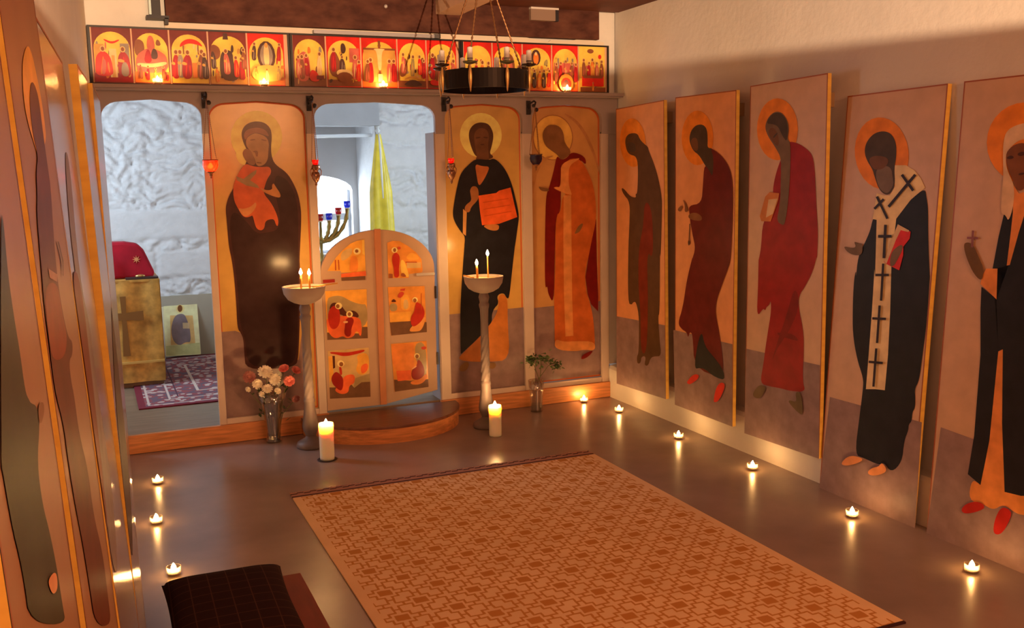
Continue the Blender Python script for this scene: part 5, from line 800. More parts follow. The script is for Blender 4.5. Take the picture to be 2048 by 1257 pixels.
# hanging oil lamps
blk = MATS['black_metal']
def translucent_glass(name, col):
    m = clear_glass(name, col, gloss=.12, rough=.08, haze=.55); return m
def lamp(x, ztop, z, kind, label, ypos=-.135):
    t = thing('hanging_oil_lamp', label, 'lamp', (x, ypos, z), group='oil lamps hung on the icon screen posts')
    hz = ztop - z
    br = MB().tube([(0, -ypos - .031, hz - .03), (0, -ypos - .05, hz + .0), (0, .02, hz + .012), (0, -.005, hz + .002), (0, .006, hz - .015)], .006, 8).box(-.015, .015, -ypos - .032, -ypos - .0235, hz - .07, hz + .02)
    br.ball((-.012, -.0, hz - .02), .012).ball((.012, .01, hz - .045), .014)
    br.build('bracket', blk, parent=t)
    chm = mat('chain_bronze', (.30, .14, .06), rough=.4, metal=.7)
    rr = .042 if kind in ('red', 'blue') else .022
    zc = .03 if kind in ('red', 'blue') else .035
    for k in range(3):
        a = 2 * math.pi * k / 3 + .5
        MB().chain((0, .006, hz - .02), (rr * math.cos(a), rr * math.sin(a), zc), .0028, .011).build('chain', chm, parent=t)
    if kind in ('red', 'blue'):
        col = (1.0, .15, .07) if kind == 'red' else (.10, .12, .50)
        sc_ = lambda r, a, z_: r * (1 + .06 * math.cos(6 * a)) + 0
        MB().lathe([(.004, -.040), (.022, -.034), (.036, -.016), (.041, .004), (.038, .022), (.043, .034), (.040, .033), (.035, .021), (.038, .004), (.033, -.014), (.019, -.030), (0, -.034)], n=30, cap=False, rfn=sc_).build('glass_bowl', translucent_glass('glass_' + kind, col), parent=t)
        MB().lathe([(0, -.075), (.005, -.070), (.003, -.062), (.010, -.055), (.006, -.048), (.018, -.040), (.026, -.034), (0, -.036)], n=16, cap=False).build('finial', chm, parent=t)
        MB().lathe([(.0425, .028), (.045, .031), (.0425, .034), (.040, .031), (.0425, .028)], n=30, cap=False).build('rim', chm, parent=t)
        if kind == 'red': flame(.017, .036, -.018).build('flame', emit('lamp_flame', FL, 90), parent=t)
    else:
        MB().lathe([(0, -.115), (.004, -.11), (.008, -.10), (.006, -.092), (.013, -.082), (.021, -.066), (.026, -.048), (.023, -.030), (.014, -.020), (.019, -.012), (.025, 0), (.022, .014), (.016, .018), (.0, .018)], n=24, cap=False, rfn=lambda r, a, z_: r * (1 + .10 * math.cos(5 * a + z_ * 60))).build('chased_body', mat('tarnished_silver', (.42, .22, .13), rough=.28, metal=.85, var=.3, vscale=60), parent=t)
        MB().lathe([(.013, .018), (.017, .022), (.020, .046), (.018, .046), (.015, .022), (.0, .020)], n=20, cap=False).build('glass_cup', translucent_glass('glass_red2', (.85, .03, .03)), parent=t)
        flame(.006, .014, .030).build('flame', emit('lamp_flame_small', FL, 110), parent=t)
        for s_ in (-1, 1): MB().tube([(s_ * .02, 0, .0), (s_ * .034, 0, -.02), (s_ * .030, 0, -.045), (s_ * .022, 0, -.055)], .003, 6).build('handle_scroll', MATS['tarnished_silver'], parent=t)
lamp(-2.674, 2.075, 1.675, 'red', 'lit red glass bowl lamp on chains between the left doorway and the veiled icon')
lamp(-2.068, 2.065, 1.655, 'metal', 'chased metal lamp with small red cup at the left edge of the double doorway')
lamp(-1.205, 2.07, 1.655, 'metal', 'chased metal lamp with small red cup before the icon with the open red book')
lamp(-.612, 2.055, 1.690, 'blue', 'dark blue glass bowl lamp on chains at the left of the corner icon')

# chandelier
CX, CY = -1.597, -1.70; R0 = .204
ch = thing('chandelier', 'black iron ring chandelier with brass ribs hanging on chains before the frieze', 'chandelier', (CX, CY, 1.985))
band = mat('black_iron_band', (.012, .008, .009), rough=.4, spec=.25); brass = mat('brass', (.80, .50, .18), rough=.3, metal=.75); gr = mat('green_brass_cup', (.20, .22, .12), rough=.4, metal=.5)
rb = MB(); n = 64; vs = []
for (r, z) in [(R0, 0), (R0 + .002, .085), (R0 - .004, .085), (R0 - .006, 0)]:
    for k in range(n):
        a = 2 * math.pi * k / n; vs.append((r * math.cos(a), r * math.sin(a), z))
rb.add(vs, [(j * n + k, j * n + (k + 1) % n, ((j + 1) % 4) * n + (k + 1) % n, ((j + 1) % 4) * n + k) for j in range(4) for k in range(n)], 0, False)
rb.build('ring_band', band, parent=ch)
view = math.atan2(-.398, .917)      # right-hand direction seen from the room
for k in range(8):
    a = view - math.radians(15 + 45 * k); u = Vector((math.cos(a), math.sin(a), 0)); Rr = R0 + .012
    p = u * Rr
    MB().lathe([(0, -.022), (.003, -.015), (.004, -.005), (.008, .02), (.0095, .045), (.008, .07), (.004, .09), (.0035, .10)], c=(p.x, p.y, 0), n=12, cap=False).build('brass_rib', brass, parent=ch)
    MB().lathe([(0, .098), (.012, .100), (.030, .106), (.034, .112), (.030, .110), (.012, .106), (.010, .112), (.0135, .126), (.012, .126), (0, .116)], c=(p.x, p.y, 0), n=18, cap=False).build('drip_cup', gr if k in (1, 2) else mat('dark_bronze', (.07, .045, .035), rough=.4, metal=.5), parent=ch)
labs = ['right rear', 'right front', 'centre-right front', 'centre-left front', 'left front', 'left rear', 'centre-left rear', 'centre-right rear']
names8 = ['outermost right candle of the chandelier, in front', 'white candle on the chandelier front, right of its middle', 'white candle on the chandelier front, left of its middle', 'front candle near the left end of the chandelier', 'outermost left candle of the chandelier, half hidden', 'rear candle of the chandelier showing left of its middle', 'short-looking rear candle at the middle of the chandelier', 'rear candle near the right end of the chandelier']
c0 = None
for k in range(8):
    a = view - math.radians(15 + 45 * k); u = Vector((math.cos(a), math.sin(a), 0)) * (R0 + .012)
    loc = (CX + u.x, CY + u.y, 1.985 + .117)
    if c0 is None:
        c0 = thing('dinner_candle', names8[k], 'candle', loc, group='unlit white candles on the chandelier')
        MB().lathe([(.0125, 0), (.0122, .05), (.0115, .055), (.005, .058), (0, .058)], n=16).build('wax_stick', mat('white_wax', (.97, .95, .90), rough=.45), parent=c0)
        MB().tube([(0, 0, .056), (.001, 0, .064)], .0009, 5).build('wick', MATS['wick_black'], parent=c0)
    else:
        c = copy_tree(c0); c.location = loc; c['label'] = names8[k]
for k in range(4):
    a = view + math.radians(25 + 90 * k); u = Vector((math.cos(a), math.sin(a), 0)) * (R0 - .004)
    MB().chain((u.x, u.y, .085), (.0, .0, .60 + .012 * k), .0055, .019).build('chain', MATS['chain_bronze'], parent=ch)
MB().chain((0, 0, .595), (0, 0, .714), .006, .02).ball((0, 0, .60), .016).lathe([(.0, .70), (.035, .70), (.04, .714)], n=20).build('ceiling_hook', brass, parent=ch)
MB().ball((.0, 0, 0), .008, n=8).build('glass_drop', mat('bright_steel', (.8, .8, .8)), parent=ch, loc=(-.235, .09, .12))
MB().ball((.0, 0, 0), .008, n=8).build('glass_drop', mat('bright_steel', (.8, .8, .8)), parent=ch, loc=(-.245, .06, .085))

# added spotlight, unseen behind the camera; the lower flap cuts its beam off below a level line
t = thing('added_spotlight_stand', 'added unseen black spotlight on a floor stand behind the viewer, lighting the upper walls', 'lamp', SPOT)
MB().lathe([(0, -SPOT[2]), (.16, -SPOT[2]), (.16, .02 - SPOT[2]), (.02, .03 - SPOT[2]), (.013, .05 - SPOT[2]), (.013, -.12), (.0, -.12)], n=28, cap=False).build('pole', blk, parent=t)
MB().box(-.10, .10, -.14, -.12, -.12, .12).box(-.10, .10, -.14, .10, -.12, -.105).build('lamp_housing', blk, parent=t)
MB().box(-.5, .5, .30, .304, -.16, .30 * .0558).box(-.02, .02, .10, .30, -.12, -.11).build('added_beam_flap', blk, parent=t)  # added flap, set to draw the lower edge of the wall light
t.rotation_euler = (0, 0, math.atan2(.84, .54) - math.pi / 2)

# ================================================================ FLOWERS
crystal = clear_glass('crystal', (.93, .90, .86), gloss=.30, rough=.05, haze=.05)
def vase(x, y, prof, label, nm='crystal_vase', nf=9):
    t = thing(nm, label, 'vase', (x, y, 0))
    MB().lathe(prof, n=36, cap=False, rfn=lambda r, a, z: r * (1 + .05 * abs(math.sin(nf * a / 2 + z * 22)))).build('glass_body', crystal, parent=t)
    MB().lathe([(0, .006), (prof[1][0] * .8, .006), (prof[1][0] * .95, .03), (prof[1][0] * .95, .05), (0, .05)], n=20, cap=False).build('water', clear_glass('vase_water', (.75, .78, .72), gloss=.1, haze=.05), parent=t)
    return t
vase(-2.395, -.115, [(0, 0), (.044, 0), (.048, .012), (.040, .03), (.043, .08), (.054, .16), (.070, .24), (.088, .31), (.083, .31), (.065, .24), (.049, .16), (.038, .08), (.034, .02), (0, .016)], 'tall crystal vase of white and pink flowers below the veiled icon')
vase(-.645, -.16, [(0, 0), (.040, 0), (.043, .01), (.040, .05), (.046, .14), (.053, .215), (.049, .215), (.042, .14), (.036, .05), (.034, .014), (0, .012)], 'squat crystal vase holding one green sprig by the corner icon')
green = mat('dark_leaf', (.05, .07, .03), rough=.5, var=.2); stem_m = mat('stem_green', (.12, .13, .05), rough=.6)
def bloom(kind, c, r, label, rnd):
    t = thing('flower', label, 'flower', (-2.395, -.115, .03), group='cut flowers in the tall crystal vase')
    head = Vector(c) - Vector((-2.395, -.115, .03)); base_ = Vector((head.x * .14, (head.y + .035) * .3, 0.0))
    mid = base_.lerp(head, .62); mid.x *= .62; mid.y *= .62
    MB().tube([base_, base_.lerp(mid, .5), mid, mid.lerp(head, .6) + Vector((0, 0, .005)), head], .0022, 6).build('stem', stem_m, parent=t)
    mb = MB(); col = {'white': (.92, .84, .68), 'pink': (.90, .30, .26), 'mauve': (.45, .18, .16)}[kind]
    rows = [(0.05, 1.0, 15), (.4, .95, 15), (.8, .78, 13), (1.15, .55, 10), (1.4, .32, 7)] if kind != 'pink' else [(.35, .95, 7), (.75, .9, 7), (1.1, .7, 6), (1.35, .45, 5)]
    T = Matrix.Rotation(math.radians(rnd.uniform(35, 70)), 3, 'X') @ Matrix.Rotation(rnd.uniform(-.5, .5), 3, 'Y')
    for (el, ln, n_) in rows:
        for k in range(n_):
            a = 2 * math.pi * (k + el) / n_ + rnd.uniform(-.1, .1); d = Vector((math.cos(a) * math.cos(el), math.sin(a) * math.cos(el), math.sin(el) * .8)); sd = Vector((-math.sin(a), math.cos(a), 0)) * (r * (.17 if kind != 'pink' else .42))
            up = Vector((0, 0, r * .18)); q = [d * r * .1 - sd * .3, d * r * .1 + sd * .3, d * r * ln * .6 + up * .4 + sd, d * r * ln * .6 + up * .4 - sd, d * r * ln + up + sd * .7, d * r * ln + up - sd * .7, d * r * (ln + .06) + up]
            mb.add([head + T @ p for p in q], [(0, 1, 2, 3), (3, 2, 4, 5), (5, 4, 6)], 0, True)
    mb.ball(head + T @ Vector((0, 0, r * .18)), r * .45, r * .45, r * .38, 10)
    mb.build('petals', mat('petals_' + kind, col, rough=.7), parent=t, fix=False)
    mbl = MB()
    for q in (.42, .55, .66, .76, .85, .92):
        p = base_.lerp(head, q) if q < .5 else mid.lerp(head, (q - .5) * 2); a = rnd.uniform(0, 6.28); d = Vector((math.cos(a), math.sin(a), .6)); L_ = rnd.uniform(.5, 1.0); sd = Vector((-math.sin(a), math.cos(a), 0)) * .012 * L_
        mbl.add([p, p + d * .02 * L_ + sd, p + d * .045 * L_, p + d * .02 * L_ - sd], [(0, 1, 2, 3)])
    mbl.build('leaf', green, parent=t, fix=False)
rnd = random.Random(3)
for kind, c, r, lab in [('white', (-2.435, -.160, .440), .045, 'largest white flower at the top of the vase'), ('white', (-2.378, -.175, .395), .036, 'white flower in the middle of the bouquet'), ('white', (-2.432, -.195, .345), .032, 'white flower low in front of the bouquet'), ('white', (-2.372, -.185, .325), .022, 'small white flower at the lower right of the bouquet'),
    ('white', (-2.486, -.165, .375), .032, 'cream flower at the left of the bouquet'), ('white', (-2.540, -.150, .345), .018, 'small white bud hanging at the far left of the bouquet'), ('white', (-2.468, -.195, .318), .019, 'small white bud low in the bouquet'), ('mauve', (-2.525, -.140, .418), .038, 'faded mauve flower at the top left of the bouquet'),
    ('pink', (-2.318, -.150, .446), .034, 'pink flower at the top right of the bouquet'), ('pink', (-2.252, -.150, .430), .032, 'pink flower farthest right in the bouquet'), ('pink', (-2.298, -.185, .378), .036, 'large pink flower below the two other pink ones'), ('mauve', (-2.262, -.185, .262), .026, 'drooping dull pink flower beside the vase')]:
    bloom(kind, c, r, lab, rnd)
# green sprig
t = thing('leafy_sprig', 'green leafy sprig leaning out of the squat crystal vase', 'plant', (-.645, -.16, .016))
MB().tube([(0, 0, 0), (.005, 0, .12), (.03, -.01, .24), (.03, -.015, .34)], .0025, 6).tube([(.02, -.005, .21), (.08, -.02, .29), (.13, -.02, .31)], .002, 6).tube([(.02, -.005, .2), (-.02, -.02, .30), (-.045, -.02, .34)], .002, 6).build('stem', stem_m, parent=t)
mb = MB()
for k in range(300):
    c = rnd.choice([(-.02, .335, .055), (.03, .35, .05), (.08, .325, .05), (.13, .30, .045), (.15, .275, .035), (-.05, .345, .03)])
    p = Vector((c[0] + rnd.gauss(0, c[2] * .5), -.02 + rnd.gauss(0, .02), c[1] + rnd.gauss(0, c[2] * .36)))
    d = Vector((rnd.uniform(-1, 1), rnd.uniform(-1, .3), rnd.uniform(-.6, .8))).normalized(); sd = d.cross(Vector((0, .4, 1))).normalized() * .010
    mb.add([p, p + d * .013 + sd, p + d * .030, p + d * .013 - sd], [(0, 1, 2, 3)])
lf = mb.build('leaves', mat('leaf_green', (.13, .20, .08), rough=.5, var=.2), parent=t, fix=False)

# ================================================================ RUG, KNEELER, CUSHION
def math_node(nt, op, a, b=None):
    n = nt.nodes.new('ShaderNodeMath'); n.operation = op
    for i, v in enumerate((a, b)):
        if v is None: continue
        if isinstance(v, (int, float)): n.inputs[i].default_value = v
        else: nt.links.new(v, n.inputs[i])
    return n.outputs[0]
def kilim():
    m = bpy.data.materials.new('kilim_weave'); m.use_nodes = True; nt = m.node_tree; b = nt.nodes['Principled BSDF']; b.inputs['Roughness'].default_value = .9; b.inputs['Specular IOR Level'].default_value = .1
    tc = nt.nodes.new('ShaderNodeTexCoord'); sx = nt.nodes.new('ShaderNodeSeparateXYZ')
    wb = nt.nodes.new('ShaderNodeTexNoise'); wb.inputs['Scale'].default_value = 22; nt.links.new(tc.outputs['Object'], wb.inputs['Vector'])
    nt.links.new(tc.outputs['Object'], sx.inputs[0]); M_ = lambda op, a, b_=None: math_node(nt, op, a, b_)
    wob = M_('MULTIPLY', M_('SUBTRACT', wb.outputs['Fac'], .5), .012)
    X = M_('ADD', sx.outputs[0], wob); Y = M_('ADD', sx.outputs[1], wob)
    u = M_('DIVIDE', X, .2135); v = M_('DIVIDE', Y, .229)
    K = 8
    def region(du, dv, sgn, off):
        ci = M_('FLOOR', M_('ADD', M_('MULTIPLY', M_('ADD', u, du), K), .5)); cj = M_('FLOOR', M_('ADD', M_('MULTIPLY', M_('ADD', v, dv), K), .5))
        s_ = M_('ADD', ci, cj) if sgn > 0 else M_('SUBTRACT', ci, cj)
        return M_('FLOOR', M_('DIVIDE', M_('ADD', s_, off), K))
    line = None; e = .021
    for sgn in (1, -1):
        for off in (2, -3):
            d = M_('ABSOLUTE', M_('SUBTRACT', region(e, e * sgn, sgn, off), region(-e, -e * sgn, sgn, off)))
            line = d if line is None else M_('MAXIMUM', line, d)
    # solid lozenges at lattice points and half points
    def rectm(o):
        fu = M_('ABSOLUTE', M_('SUBTRACT', M_('FRACT', M_('ADD', u, .5 + o)), .5)); fv = M_('ABSOLUTE', M_('SUBTRACT', M_('FRACT', M_('ADD', v, .5 + o)), .5))
        return M_('MULTIPLY', M_('LESS_THAN', fu, .125), M_('LESS_THAN', fv, .105))
    rect = M_('MAXIMUM', rectm(0), rectm(.5))
    edge = M_('GREATER_THAN', sx.outputs[1], 2.315)
    inx = M_('MULTIPLY', M_('GREATER_THAN', sx.outputs[0], .04), M_('LESS_THAN', sx.outputs[0], 1.67))
    pat = M_('MULTIPLY', M_('MULTIPLY', M_('MAXIMUM', line, rect), M_('SUBTRACT', 1.0, edge)), inx)
    nz = nt.nodes.new('ShaderNodeTexNoise'); nz.inputs['Scale'].default_value = 5; nt.links.new(tc.outputs['Object'], nz.inputs['Vector'])
    r = nt.nodes.new('ShaderNodeValToRGB'); r.color_ramp.elements[0].color = (.72, .49, .27, 1); r.color_ramp.elements[1].color = (.93, .67, .40, 1); nt.links.new(nz.outputs['Fac'], r.inputs[0])
    mx = nt.nodes.new('ShaderNodeMix'); mx.data_type = 'RGBA'; nt.links.new(pat, mx.inputs['Factor']); nt.links.new(r.outputs[0], mx.inputs['A']); mx.inputs['B'].default_value = (.56, .25, .07, 1)
    # end band: pink ground with two dark lines, the outer one hooked
    y2 = sx.outputs[1]
    ln1 = M_('MULTIPLY', M_('GREATER_THAN', y2, 2.322), M_('LESS_THAN', y2, 2.338))
    zig = M_('MULTIPLY', M_('GREATER_THAN', M_('FRACT', M_('MULTIPLY', sx.outputs[0], 15)), .5), .012)
    yz = M_('SUBTRACT', y2, zig); ln2 = M_('MULTIPLY', M_('GREATER_THAN', yz, 2.366), M_('LESS_THAN', yz, 2.380))
    ln0 = M_('LESS_THAN', y2, .012)
    band_ = nt.nodes.new('ShaderNodeMix'); band_.data_type = 'RGBA'; nt.links.new(edge, band_.inputs['Factor']); nt.links.new(mx.outputs['Result'], band_.inputs['A']); band_.inputs['B'].default_value = (.42, .22, .17, 1)
    dk = nt.nodes.new('ShaderNodeMix'); dk.data_type = 'RGBA'; nt.links.new(M_('MAXIMUM', ln0, M_('MAXIMUM', ln1, ln2)), dk.inputs['Factor']); nt.links.new(band_.outputs['Result'], dk.inputs['A']); dk.inputs['B'].default_value = (.06, .025, .03, 1)
    nt.links.new(dk.outputs['Result'], b.inputs['Base Color'])
    wv = nt.nodes.new('ShaderNodeTexWave'); wv.inputs['Scale'].default_value = 90; nt.links.new(tc.outputs['Object'], wv.inputs['Vector']); bp = nt.nodes.new('ShaderNodeBump'); bp.inputs['Strength'].default_value = .15; bp.inputs['Distance'].default_value = .003
    nt.links.new(wv.outputs['Fac'], bp.inputs['Height']); nt.links.new(bp.outputs[0], b.inputs['Normal'])
    return m
t = thing('patterned_rug', 'tan flat-woven rug with stepped lozenge pattern in the middle of the grey floor', 'rug', (-2.50, -3.575, 0))
MB().box(0, 1.71, 0, 2.40, .001, .008).build('woven_field', kilim(), parent=t)
mb = MB()
for k in range(170):
    x = .005 + k * .01; mb.tube([(x, 2.399, .004), (x + rnd.uniform(-.006, .006), 2.399 + rnd.uniform(.012, .03), .002)], .0013, 4)
fg = mb.build('fringe', mat('fringe_wool', (.45, .27, .20), rough=.9), parent=t)
fg['kind'] = 'stuff'
t = thing('low_bench', 'low brown wooden kneeling bench under the dark plaid cushion', 'bench', (-2.94, -3.10, 0))
bw = mat('red_brown_board', (.20, .035, .012), rough=.6, var=.15, vscale=5, stretch=(6, 1, 1))
MB().box(-.20, .208, -.48, .438, .182, .2).build('board', bw, parent=t, bevel=.002)
for (x, y) in ((-.17, .40), (.17, .40), (-.17, -.44), (.17, -.44)): MB().box(x - .02, x + .02, y - .02, y + .02, 0, .182).build('leg', bw, parent=t)
# cushion: rounded and pinched at the corners, plaid woven cloth
def plaid():
    m = bpy.data.materials.new('dark_plaid'); m.use_nodes = True; nt = m.node_tree; b = nt.nodes['Principled BSDF']; b.inputs['Roughness'].default_value = .95; b.inputs['Specular IOR Level'].default_value = .05
    tc = nt.nodes.new('ShaderNodeTexCoord'); sx = nt.nodes.new('ShaderNodeSeparateXYZ'); nt.links.new(tc.outputs['Object'], sx.inputs[0]); M_ = lambda op, a, b_=None: math_node(nt, op, a, b_)
    l = None
    for k in (0, 1):
        f = M_('FRACT', M_('MULTIPLY', sx.outputs[k], 17)); q = M_('LESS_THAN', f, .06); l = q if l is None else M_('MAXIMUM', l, q)
    mx = nt.nodes.new('ShaderNodeMix'); mx.data_type = 'RGBA'; nt.links.new(M_('MULTIPLY', l, .6), mx.inputs['Factor']); mx.inputs['A'].default_value = (.030, .014, .014, 1); mx.inputs['B'].default_value = (.10, .045, .03, 1)
    nt.links.new(mx.outputs['Result'], b.inputs['Base Color']); return m
nx = 30; vs = []; fs = []
for sgn in (1, -1):
    for j in range(nx + 1):
        for i in range(nx + 1):
            u = i / nx * 2 - 1; v = j / nx * 2 - 1
            pin = 1 - .07 * (1 - abs(v) ** 2) * abs(u) ** 3; pin2 = 1 - .07 * (1 - abs(u) ** 2) * abs(v) ** 3
            h = ((1 - u ** 4) * (1 - v ** 4)) ** .42
            vs.append((u * .195 * pin + .0, v * .33 * pin2, sgn * .058 * h + .012 * math.sin(u * 2 + v) * 0))
N1 = (nx + 1) ** 2
for j in range(nx):
    for i in range(nx):
        a = j * (nx + 1) + i; fs += [(a, a + 1, a + nx + 2, a + nx + 1), (N1 + a, N1 + a + nx + 1, N1 + a + nx + 2, N1 + a + 1)]
t = MB().add(vs, fs, 0, True).build('cushion', plaid(), loc=(-3.012, -3.050, .262)); t.rotation_euler = (0, 0, math.radians(-1))
tag(t, 'dark brown plaid cushion lying on the low kneeling bench', 'cushion')

# ================================================================ THE SANCTUARY BEHIND THE SCREEN
F = .113
gold_cloth = mat('gold_brocade', (.62, .33, .07), rough=.5, spec=.4, var=.35, vscale=14)
t = thing('altar_table', 'side altar table draped in gold brocade with a dark cross, seen through the left doorway', 'table', (-3.30, 1.40, F))
MB().box(-.36, .38, .02, .50, .0, .765).build('table_body', mat('table_wood', (.3, .18, .1)), parent=t)
cl = MB()
pts = [(-.38, 0), (.39, 0)]
prof = [(x, .010 * math.sin(x * 30) ) for x in [i * .77 / 30 - .38 for i in range(31)]]
vs = [(x, y - .008 - (.012 if z < .1 else 0), z) for z in (.04, .35, .66, .775) for x, y in prof] ; n_ = 31
cl.add(vs, [(j * n_ + i, j * n_ + i + 1, (j + 1) * n_ + i + 1, (j + 1) * n_ + i) for j in range(3) for i in range(30)], 0, True)
cl.box(-.385, .395, -.012, .52, .765, .78).box(.39, .396, .0, .52, .05, .775).box(-.386, -.38, .0, .52, .05, .775)
cl.build('brocade_cloth', gold_cloth, parent=t, fix=True)
MB().prism([(.115, .24), (.165, .24), (.155, .50), (.27, .49), (.27, .56), (.155, .55), (.16, .67), (.12, .67), (.125, .55), (.01, .56), (.01, .49), (.125, .50)], -.036, -.026, XZ).build('embroidered_cross', mat('dark_gold_thread', (.26, .12, .03), rough=.6), parent=t)
MB().box(-.38, .392, -.038, -.022, .18, .195).build('braid_trim', mat('braid_gold', (.70, .45, .12), rough=.5), parent=t)
t = thing('velvet_cover', 'red velvet draped stand with a small gold star on the side altar', 'cover', (-3.09, 1.62, F + .782))
MB().prism([(-.20, 0), (.155, 0), (.165, .035), (.10, .20), (.06, .245), (-.03, .262), (-.20, .262)], -.09, .09, lambda u, v, d: (u, d, v)).build('velvet', mat('red_velvet', (.42, .008, .025), rough=.75, var=.25, vscale=9), parent=t, bevel=.02)
st = []
for k in range(16): r_ = .030 if k % 2 == 0 else .010; st.append((.045 + r_ * math.cos(math.pi * k / 8), .135 + r_ * math.sin(math.pi * k / 8)))
MB().prism(st, -.094, -.0905, lambda u, v, d: (u, d, v)).build('gold_star', mat('star_gold', (.75, .35, .15), rough=.4), parent=t)
t = thing('altar_book', 'dark covered book with gold clasp lying on the side altar edge', 'book', (-3.03, 1.46, F + .782))
MB().box(-.10, .12, -.045, .045, 0, .012).build('cover', mat('dark_cover', (.05, .03, .03), rough=.5), parent=t)
MB().ball((.0, 0, .02), .035, .02, .012).build('gold_clasp', brass, parent=t)
t = thing('lilac_candle', 'short lilac candle on the side altar beside the red velvet', 'candle', (-3.225, 1.49, F + .782)); MB().lathe([(.022, 0), (.020, .14), (0, .14)], n=14).build('wax_stick', mat('lilac_wax', (.62, .52, .85), rough=.5), parent=t)
MB().tube([(0, 0, .138), (0, 0, .15)], .001, 5).build('wick', MATS['wick_black'], parent=t)
P = PANELS['small']
t = thing('small_icon', 'small pale gold icon of a seated figure leaning on the sanctuary wall', 'painting', matrix=frame_matrix(P['O'], P['U'], P['V']))
MB().prism([(p[0], max(0.0, p[1])) for p in P['out']], 0, -.02, ident).build('board', mat('pale_icon_board', (.80, .74, .50), rough=.5), parent=t)
painting('painted_figure', P['layers'], parent=t)
o = MB().lathe([(0, 0), (.035, 0), (.038, .2), (.03, .42), (0, .43)], n=18, cap=False).build('white_roll', mat('white_paper', (.85, .87, .88), rough=.6), loc=(-2.875, 2.40, F)); tag(o, 'upright white roll between the gold altar and the small icon', 'roll')
def persian():
    m = bpy.data.materials.new('persian_carpet'); m.use_nodes = True; nt = m.node_tree; b = nt.nodes['Principled BSDF']; b.inputs['Roughness'].default_value = .95
    tc = nt.nodes.new('ShaderNodeTexCoord'); sx = nt.nodes.new('ShaderNodeSeparateXYZ'); nt.links.new(tc.outputs['Object'], sx.inputs[0]); M_ = lambda op, a, b_=None: math_node(nt, op, a, b_)
    dx = M_('MINIMUM', sx.outputs[0], M_('SUBTRACT', 2.2, sx.outputs[0])); dy = M_('MINIMUM', sx.outputs[1], M_('SUBTRACT', 1.85, sx.outputs[1])); d = M_('MINIMUM', dx, dy)
    vo = nt.nodes.new('ShaderNodeTexVoronoi'); vo.inputs['Scale'].default_value = 17; nt.links.new(tc.outputs['Object'], vo.inputs['Vector'])
    r = nt.nodes.new('ShaderNodeValToRGB'); r.color_ramp.interpolation = 'CONSTANT'; r.color_ramp.elements[0].color = (.55, .46, .44, 1); r.color_ramp.elements[1].position = .36; r.color_ramp.elements[1].color = (.30, .07, .08, 1); e = r.color_ramp.elements.new(.62); e.color = (.15, .09, .13, 1); nt.links.new(vo.outputs['Distance'], r.inputs[0])
    def mixc(f, A, B):
        x = nt.nodes.new('ShaderNodeMix'); x.data_type = 'RGBA'; nt.links.new(f, x.inputs['Factor'])
        for s_, v in (('A', A), ('B', B)):
            if isinstance(v, tuple): x.inputs[s_].default_value = (*v, 1)
            else: nt.links.new(v, x.inputs[s_])
        return x.outputs['Result']
    c = mixc(M_('GREATER_THAN', d, .045), (.20, .012, .03), r.outputs[0])
    for a_, b_, col in ((.06, .075, (.60, .48, .44)), (.20, .215, (.62, .5, .46)), (.26, .27, (.1, .03, .06)), (.40, .42, (.65, .52, .46))):
        c = mixc(M_('MULTIPLY', M_('GREATER_THAN', d, a_), M_('LESS_THAN', d, b_)), c, col)
    nt.links.new(c, b.inputs['Base Color']); return m
o = MB().box(0, 1.05, 0, 1.85, 0, .008).build('persian_rug', persian(), loc=(-3.13, .64, F + .001)); tag(o, 'dark red oriental rug on the sanctuary floor beyond the left doorway', 'rug')
# main altar behind the doors with the seven-branched candelabrum
t = thing('main_altar', 'altar table with gold cover standing behind the double doors', 'table', (-1.62, 1.55, F))
MB().box(-.42, .42, -.30, .30, .0, .76).build('table_body', gold_cloth, parent=t); MB().box(-.44, .44, -.32, .32, .76, .785).build('table_top', mat('white_linen', (.85, .85, .86), rough=.8), parent=t)
AZ = F + .786; BX, BY = -1.70, 1.50
cb = thing('branched_candelabrum', 'brass seven-branched candelabrum with red and blue glass cups behind the doors', 'candelabrum', (BX, BY, AZ))
br_d = mat('old_brass', (.30, .23, .07), rough=.35, metal=.6)
MB().lathe([(0, 0), (.075, 0), (.08, .012), (.03, .035), (.012, .06), (.018, .09), (.010, .12), (.014, .20), (.028, .22), (.012, .24), (.010, .36), (0, .36)], n=24, cap=False).build('column', br_d, parent=cb)
cups = []
for k, (rx_, zt) in enumerate([(.07, .365), (.145, .405), (.215, .455)]):
    for s_ in (-1, 1):
        pts = [(s_ * rx_ * math.sin(q), 0, .20 + (zt - .20) * (1 - math.cos(q)) ) for q in [math.pi / 2 * i / 10 for i in range(11)]]
        MB().tube(pts, [.013 if i % 2 else .018 for i in range(11)], 8).build('branch', br_d, parent=cb); cups.append((s_ * rx_, zt, (k + (s_ > 0)) % 2))
cups.append((0, .36, 0))
for (x, z, c_) in cups:
    MB().lathe([(0, z - .012), (.016, z - .005), (.024, z), (.022, z + .004), (0, z + .003)], c=(x, 0, 0), n=14, cap=False).build('cup_holder', mat('pale_brass', (.85, .78, .55), rough=.3, metal=.4), parent=cb)
    MB().lathe([(.018, z + .004), (.024, z + .015), (.026, z + .055), (.022, z + .055), (.016, z + .01), (0, z + .008)], c=(x, 0, 0), n=14, cap=False).build('glass_cup', translucent_glass('cup_red', (.80, .03, .04)) if c_ == 0 else translucent_glass('cup_blue', (.05, .25, .95)), parent=cb)
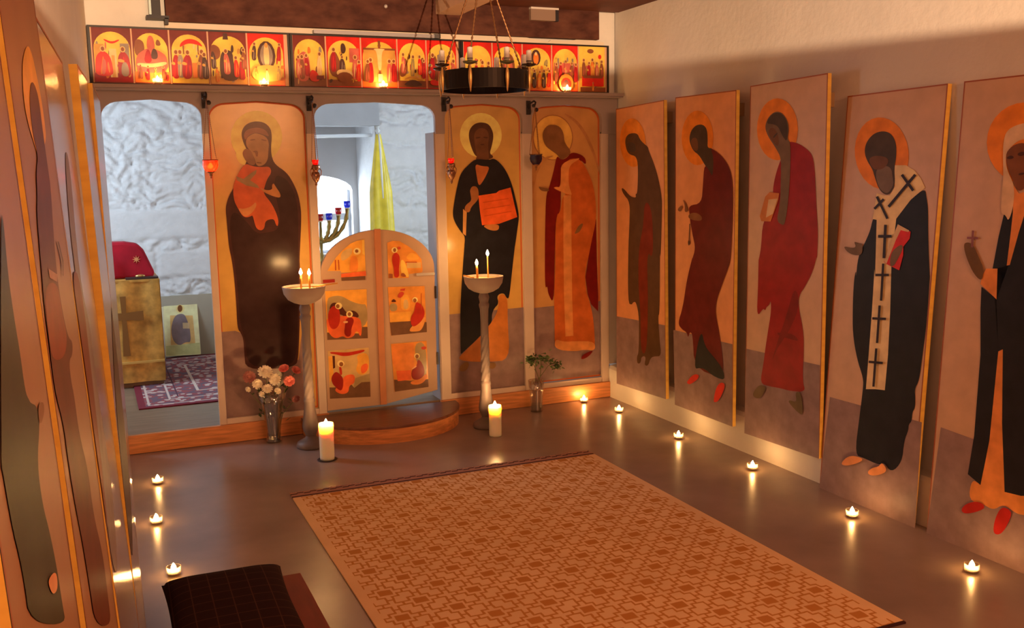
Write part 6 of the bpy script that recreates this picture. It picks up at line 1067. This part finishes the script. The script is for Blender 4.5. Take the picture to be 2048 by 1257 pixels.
for (x, y, z, h, lab) in ((-1.405, 1.5, AZ, .26, 'slim white candle standing right of the brass candelabrum'), ):
    t = thing('altar_candle', lab, 'candle', (x, y, z)); MB().lathe([(.014, 0), (.013, h), (0, h)], n=14).build('wax_stick', MATS['white_wax'], parent=t)
    MB().tube([(0, 0, h - .001), (0, 0, h + .01)], .001, 5).build('wick', MATS['wick_black'], parent=t)
t = thing('glass_oil_jar', 'small dark red glass jar below the candelabrum branches', 'jar', (-1.575, 1.40, AZ)); MB().lathe([(0, 0), (.03, 0), (.034, .06), (.02, .09), (.02, .11), (0, .11)], n=18, cap=False).build('jar_body', mat('ruby_jar', (.30, .01, .03), rough=.15, spec=.7), parent=t)
MB().lathe([(0, .11), (.024, .11), (.02, .135), (0, .14)], n=14, cap=False).build('jar_stopper', mat('dark_stopper', (.05, .03, .05), rough=.3), parent=t)
# yellow cloth on a pole
t = thing('banner_pole', 'pale pole with a knob standing upright behind the doors', 'pole', (-1.085, 1.97, F))
MB().lathe([(0, 0), (.10, 0), (.10, .02), (.012, .03), (.012, 1.84), (.022, 1.86), (.010, 1.875), (.018, 1.895), (0, 1.90)], n=16, cap=False).build('pole', mat('pale_pole', (.72, .75, .74), rough=.4), parent=t)
t = thing('hanging_cloth', 'narrow yellow satin cloth hanging from the pole beyond the doors', 'cloth', (-1.085, 1.97, F))
mb = MB(); vs = []; nh = 26
for j in range(nh + 1):
    z = 1.83 - 1.25 * j / nh; f = j / nh
    for i in range(33):
        a = 2 * math.pi * i / 32; wl_ = .020 + .052 * min(1, f * 2.6) ** .8 + .030 * f; fold = 1 + .22 * math.sin(a * 5 + 1.0) * min(1, f * 3)
        vs.append((wl_ * math.cos(a) * fold + .012 * f + .004, .05 * math.sin(a) * fold * (.4 + f), z))
mb.add(vs, [(j * 33 + i, j * 33 + i + 1, (j + 1) * 33 + i + 1, (j + 1) * 33 + i) for j in range(nh) for i in range(32)], 0, True)
mb.build('satin_cloth', mat('yellow_satin', (.80, .62, .05), rough=.4, spec=.5, var=.2, vscale=9), parent=t)
MB().tube([(-.004, -.035, 1.84), (.0, -.06, 1.7), (-.002, -.085, 1.5), (.002, -.09, 1.3)], [.006, .009, .009, .005], 8).build('ribbon', mat('white_ribbon', (.85, .85, .78), rough=.5), parent=t)
